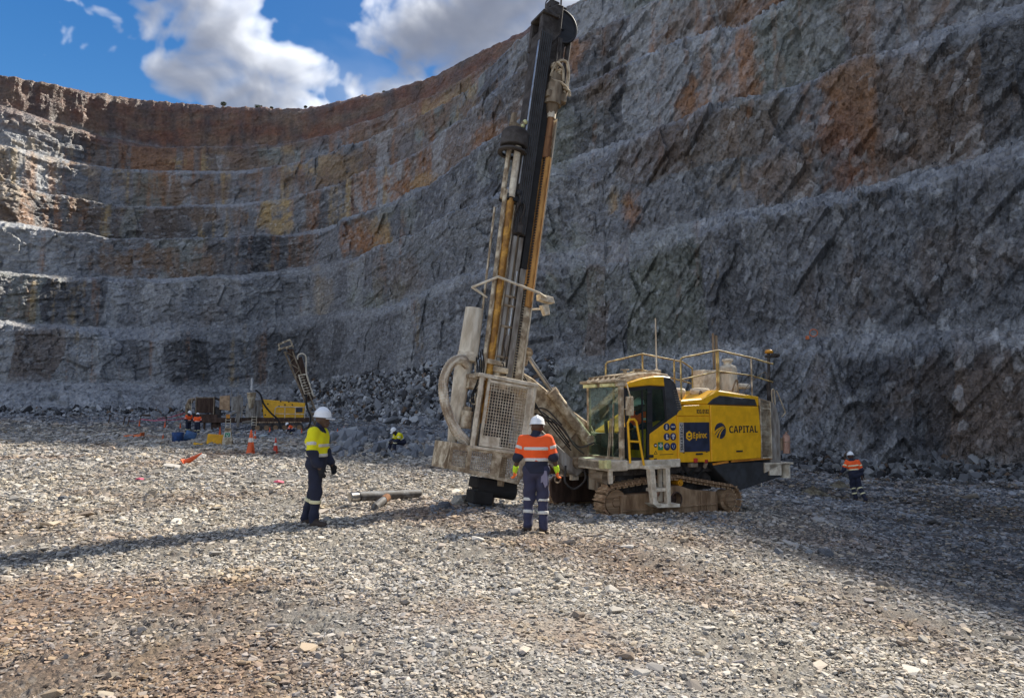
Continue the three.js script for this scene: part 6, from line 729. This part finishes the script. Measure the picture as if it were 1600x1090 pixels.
  // white bags in front of the far rig
  [[372, 679, 5, 'cream sample bag left of the white bags'], [386, 677, 6, 'upright white plastic bag behind the tallest cone'], [391, 681, 8, 'flat white plastic sheet bag beside the tallest cone'], [412, 684, 10, 'long pale blue plastic bag right of the tallest cone'], [446, 684, 7, 'white bag next to the crouching person'], [403, 679, 5, 'pale blue plastic bag nearest the far rig track']].forEach(([px, py, w, label], i) => { const q = rayGround(px, py), k = -q[2] / 1100 * w, sh = shard(90 + i, 0.5, 2); sh.scale(k * 2, k * (i === 1 || i === 0 ? 2.2 : 1.1), k * 1.4); const m = mesh('bag', sh, i === 0 ? M.dustPale : i > 2 ? paint(0.50, 0.58, 0.62) : M.bag); m.position.set(q[0], q[1] + k * 0.3, q[2]); tag(m, label, 'bag', 'plastic bags in front of the far rig'); });
}
{ // barrier tape, stakes, board
  const st = (px, py, h, lean, label) => { const g = rayGround(px, py), u = -g[2] / 1100, t = thing('stake', label, 'stake', g, 0, 'stakes at the edge of the far working area'); mesh('shaft', bar([0, -0.2, 0], [lean * u, h * u, 0], 0.07), M.wood, t); mesh('stake_cap', bx(lean * u - 0.09, lean * u + 0.09, h * u - 0.06, h * u + 0.08, -0.07, 0.07, 0.02), M.blackDust, t); return [g[0] + lean * u, g[1] + h * u * 0.6, g[2]]; };
  const a = st(167, 666, 17, 4, 'leftmost leaning stake on the sunlit floor edge'), b = st(191, 666, 14, 3, 'middle leaning stake on the sunlit floor edge'), c = st(198, 667, 15, 3, 'thick dark stake right of the two others with tape tied to it'), e = st(218, 662, 12, 1, 'thin stake standing behind the leftmost small cone'), f = st(259, 662, 10, 0, 'thin stake standing behind the middle small cone');
  const end = rayGround(290, 664); end[1] += 0.8; const end2 = rayGround(290, 664); end2[1] += 1.3;
  const tape = (pts, name, label) => { const g = []; for (let i = 1; i < pts.length; i++) { const p = pts[i - 1], q = pts[i], m = lerp3(p, q, 0.5); m[1] -= 0.12; g.push(bar(p, m, 0.09, 0.012), bar(m, q, 0.09, 0.012)); } tag(mesh(name, g, M.pink), label, 'barrier tape', 'pink barrier tapes'); };
  tape([c, e, f, end], 'barrier_tape', 'lower pink barrier tape strung from the stakes toward the far rig'); tape([[f[0] - 2, f[1] + 0.1, f[2] - 2], end2], 'barrier_tape', 'upper pink barrier tape rising to the pair of people');
  const end3 = rayGround(322, 668), end4 = rayGround(360, 672); end3[1] += 1.1; end4[1] += 0.7; tape([end3, end4], 'barrier_tape', 'pink tape tied across the brown skid of the far rig');
  const g = rayGround(228, 653), u = -g[2] / 1100, bd = thing('board', 'brown board propped on the floor behind the pink tape', 'board', g, 0.2); mesh('panel', bx(-6 * u, 6 * u, 0, 5.5 * u, -0.05, 0.05), M.brown, bd); mesh('leg', [bx(-4 * u, -3.6 * u, -0.1, 1, -0.3, -0.2, 0), bx(3.6 * u, 4 * u, -0.1, 1, -0.3, -0.2, 0)], M.brown, bd);
  for (const [px, py, label] of [[435, 757, 'scrap of pink tape on the gravel left of the man in yellow'], [219, 753, 'small pink paint marked scrap on the gravel at left']]) { const q = rayGround(px, py), k = -q[2] / 1100; const m = mesh('tape_scrap', [bar([-7 * k, 0.06, 0], [0, 0.09, 0.05], 0.05, 0.03), bar([0, 0.09, 0.05], [7 * k, 0.05, -0.04], 0.05, 0.03)], M.pink); m.position.set(...q); tag(m, label, 'tape scrap'); }
}
{ // casing pipe and short pipe behind the man in yellow
  const a = rayGround(549, 793), b = rayGround(655, 781), r = 0.098, y = (q, k) => [q[0], q[1] + k, q[2]];
  const cp = thing('casing_pipe', 'long grey casing pipe with threaded steel end lying behind the man in yellow', 'pipe', [a[0], a[1] + 0.11, a[2]]); const B = [b[0] - a[0], b[1] - a[1], b[2] - a[2]], P = (t, k = r) => [B[0] * t, B[1] * t + k, B[2] * t];
  mesh('tube', cyl(P(0.1), P(1, 0.03), r, r * 0.92, 22), M.pvc, cp); mesh('threaded_end', [cyl(P(-0.02), P(0.1), r * 0.98, r * 0.98, 22), cyl(P(-0.03), P(0.0), r * 0.8, r * 0.8, 22)], M.steel, cp); mesh('collar', cyl(P(0.085), P(0.105), r * 1.08, r * 1.08, 22), M.black, cp);
  const c = rayGround(585, 798), d = rayGround(606, 789), sp = thing('pipe', 'short grey pipe with rusty end leaning against the casing pipe', 'pipe', c); const E = [d[0] - c[0], d[1] - c[1] + 0.1, d[2] - c[2] + 0.1]; mesh('tube', cyl([0, 0.07, 0], [E[0] * 0.7, 0.07 + E[1] * 0.7, E[2] * 0.7], 0.075, 0.075, 18), M.pvc, sp); mesh('rusty_end', cyl([E[0] * 0.7, 0.07 + E[1] * 0.7, E[2] * 0.7], [E[0], 0.07 + E[1], E[2]], 0.082, 0.082, 18), M.rust, sp);
  const h0 = rayGround(846, 742), h1 = rayGround(935, 741); tag(mesh('layflat_hose', curve([[h0[0], h0[1] + 0.08, h0[2]], [mix(h0[0], h1[0], 0.4), h0[1] + 0.1, h0[2] - 0.4], [mix(h0[0], h1[0], 0.7), h1[1] + 0.1, h1[2] - 0.2], [h1[0], h1[1] + 0.08, h1[2]]], 0.075), M.blueHose), 'bright blue hose lying on the ground behind the front of the near rig', 'hose');
}
// rocks: the pile where the person sits, single boulders
const rockMat = (r, g, b) => new THREE.MeshStandardMaterial({ color: new THREE.Color(r, g, b), roughness: 0.9, bumpMap: dirtB, bumpScale: 0.02 });
const rockMats = [rockMat(0.20, 0.21, 0.225), rockMat(0.13, 0.135, 0.145), rockMat(0.27, 0.28, 0.285), rockMat(0.36, 0.34, 0.29)];
function boulderGeo(seed, n = 2) { const g = shard(seed, 0.7, n); return g; }
{
  const rk = [0, 1, 2, 3, 4, 5, 6, 7].map((k) => uvm(boulderGeo(120 + k, k < 4 ? 2 : 1), 2)), r = rng(8);
  const c = rayGround(590, 706), pile = thing('rock_pile', 'heap of broken blue grey rocks where the person in yellow sits', 'rock pile', c);
  for (let i = 0; i < 280; i++) { const px = 500 + r() * 205, t = r(), py = 716 - t * 40 + Math.abs(px - 585) * 0.06 * t, q = rayGround(px, Math.max(676, py)), u = -q[2] / 1100, s = (4 + 15 * Math.pow(r(), 2.2)) * u * 1.15, m = mesh('rock', rk[i % 8], rockMats[(r() * 3) | 0], pile); const hill = 0.55 * Math.exp(-(((px - 570) / 55) ** 2)) * Math.exp(-(((py - 690) / 15) ** 2)); m.position.set(q[0] - c[0], q[1] - c[1] + s * 0.18 + hill * r(), q[2] - c[2]); m.rotation.set(r() * 6, r() * 6, r() * 6); m.scale.set(s * 1.1, s, s); }
  const bl = (px, py, w, h, k, sd, label) => { const q = rayGround(px, py), u = -q[2] / 1100, m = mesh('boulder', uvm(boulderGeo(sd, 3), 1), rockMats[k]); m.position.set(q[0], q[1] + h * u * 0.28, q[2]); m.scale.set(w * u, h * u * 1.5, w * u * 0.8); m.rotation.y = sd; tag(m, label, 'boulder'); };
  bl(677, 715, 38, 22, 1, 201, 'dark boulder standing alone just left of the mast skirt'); bl(716, 790, 42, 20, 3, 202, 'pale cream boulder in front of the mast foot'); bl(742, 792, 34, 24, 0, 203, 'rounded grey boulder right of the pale one before the mast foot'); bl(545, 690, 40, 24, 0, 204, 'large slanted grey boulder at the left of the rock pile'); bl(604, 702, 36, 20, 0, 208, 'flat grey boulder beside the seated person'); bl(693, 797, 26, 16, 1, 205, 'small dark boulder left of the pale one before the mast foot'); bl(1218, 868, 22, 14, 0, 206, 'grey stone left of a pair on the gravel below the near rig tracks'); bl(1290, 870, 26, 16, 1, 207, 'dark stone right of the others on the gravel below the near rig'); bl(1264, 868, 18, 12, 2, 209, 'pale stone between two darker ones on the gravel below the near rig'); bl(97, 785, 22, 13, 1, 210, 'dark clod on the sunlit gravel at the far left'); bl(1100, 835, 14, 10, 2, 211, 'pale stone just in front of the near track sprocket'); bl(440, 733, 24, 8, 3, 212, 'flat pale slab on the sunlit gravel behind the man in yellow');
  // rubble thrown up along the near track and under the mast
  const rb = [], rr = rng(19); const mk = (px, py, s) => { const q = rayGround(px, py), u = -q[2] / 1100, g = shard((rr() * 40) | 0, 0.6, 0); g.scale(s * u, s * u, s * u); g.rotateY(rr() * 6); g.rotateZ(rr() - 0.5); g.translate(q[0], q[1] + s * u * 0.2, q[2]); rb.push(g); };
  for (let i = 0; i < 420; i++) mk(925 + rr() * 260, 806 + rr() * 22, 4 + 9 * rr() * rr()); for (let i = 0; i < 420; i++) mk(670 + rr() * 260, 782 + rr() * 26, 4 + 10 * rr() * rr());
  const rm = mesh('rubble', rb, rockMats[0]); rm.userData = { kind: 'stuff', label: 'loose grey rubble along the near rig track and under the mast', category: 'rubble' };
  // spoil heaps on the right
  for (const [px, py, w, h, sd, label] of [[1271, 774, 48, 17, 3, 'nearer olive brown heap of drill cuttings left of the person in the mud'], [1312, 763, 42, 14, 9, 'farther olive brown heap of drill cuttings behind the person in the mud']]) { const q = rayGround(px, py), u = -q[2] / 1100, g = new THREE.CylinderGeometry(0, 1, 1, 40, 14); const P = g.attributes.position; for (let i = 0; i < P.count; i++) { const y = P.getY(i) + 0.5, rr2 = (1 - y) * (1 + 0.25 * noise(P.getX(i) * 2 + sd, P.getZ(i) * 2, sd)), a = Math.atan2(P.getZ(i), P.getX(i)), rad = Math.hypot(P.getX(i), P.getZ(i)) > 1e-4 ? rr2 : 0; P.setXYZ(i, Math.cos(a) * rad * w * u * 0.62, (Math.pow(y, 1.25) * 1.05 + noise(P.getX(i) * 6, P.getZ(i) * 6, sd) * 0.12) * h * u - 0.05, Math.sin(a) * rad * w * u * 0.6); } g.computeVertexNormals(); const m = mesh('spoil_heap', uvm(g, 1), new THREE.MeshStandardMaterial({ color: new THREE.Color(0.17, 0.15, 0.10), roughness: 1, map: dirtB, bumpMap: dirtB, bumpScale: 0.02 })); m.position.set(...q); tag(m, label, 'spoil heap'); }
}
{ // orange hose coil left on the first bench, shrubs on the rim
  const [az] = azel(1268, 520), c = column(az), q = [c[1][0] * Math.sin(az), c[1][1], -c[1][0] * Math.cos(az)], u = c[1][0] / 1100, t = thing('hose_coil', 'orange ring shaped hose coil left on the edge of the first bench', 'hose coil', q, -az); mesh('coil', new THREE.TorusGeometry(5.2 * u, 0.75 * u, 8, 28).translate(3 * u, 8 * u, 0), M.ringOrange, t); mesh('fitting', bx(-8 * u, -3 * u, -1 * u, 4 * u, -0.1, 0.1), M.ringOrange, t);
  const leaf = new THREE.MeshStandardMaterial({ color: new THREE.Color(0.055, 0.075, 0.028), roughness: 0.9, side: THREE.DoubleSide }), r = rng(33);
  [[350, 0, 7, 'tallest bush on the rim right of the big cloud base'], [405, 0, 5, 'wide low bush on the rim under the right end of the big cloud'], [425, 0, 4, 'small bush on the rim right of the wide low bush'], [478, 0, 4, 'lone bush on the rim at the lowest point of the skyline'], [600, 0, 4, 'lone bush on the rim midway to the mast'], [648, 0, 4, 'small bush on the rim halfway up toward the mast'], [18, 0, 6, 'dark bush on the rim at the far left edge'], [815, 0, 4, 'bush on the rim just left of the mast'], [839, 14, 14, 'dense dark green bush on the slope beside the mast top']].forEach(([px, dn, h, label]) => {
    const y0 = lerpLine(crest[7].map(([a, b]) => [a, b]), azel(px, 150)[0]), [a] = azel(px, 130), cc = column(a), d = cc[8][0] - (dn ? 3 : -1.5), u = d / 1100, q2 = [d * Math.sin(a), cc[8][1] + 0.3 - dn * u * 0.9, -d * Math.cos(a)], s = thing('shrub', label, 'shrub', q2, 0, 'shrubs along the pit rim'), L = [], T = [], w = px === 405 ? 2.2 : 1;
    for (let i = 0; i < 5; i++) T.push(bar([0, -0.5, 0], [(r() - 0.5) * h * u * w, h * u * (0.4 + 0.4 * r()), (r() - 0.5) * h * u], 0.05)); for (let i = 0; i < 150; i++) { const g = new THREE.PlaneGeometry(0.22 + 0.2 * r(), 0.12 + 0.1 * r()); g.rotateX(r() * 6); g.rotateY(r() * 6); const an = r() * 6.28, rr2 = Math.sqrt(r()) * h * u * 0.55 * w; g.translate(Math.cos(an) * rr2, h * u * (0.15 + 0.85 * Math.pow(r(), 0.8) * (1 - 0.6 * rr2 / (h * u * w))), Math.sin(an) * rr2); L.push(g); }
    mesh('stem', T, M.wood, s); mesh('foliage', L, leaf, s);
  });
}
renderer.render(scene, camera);
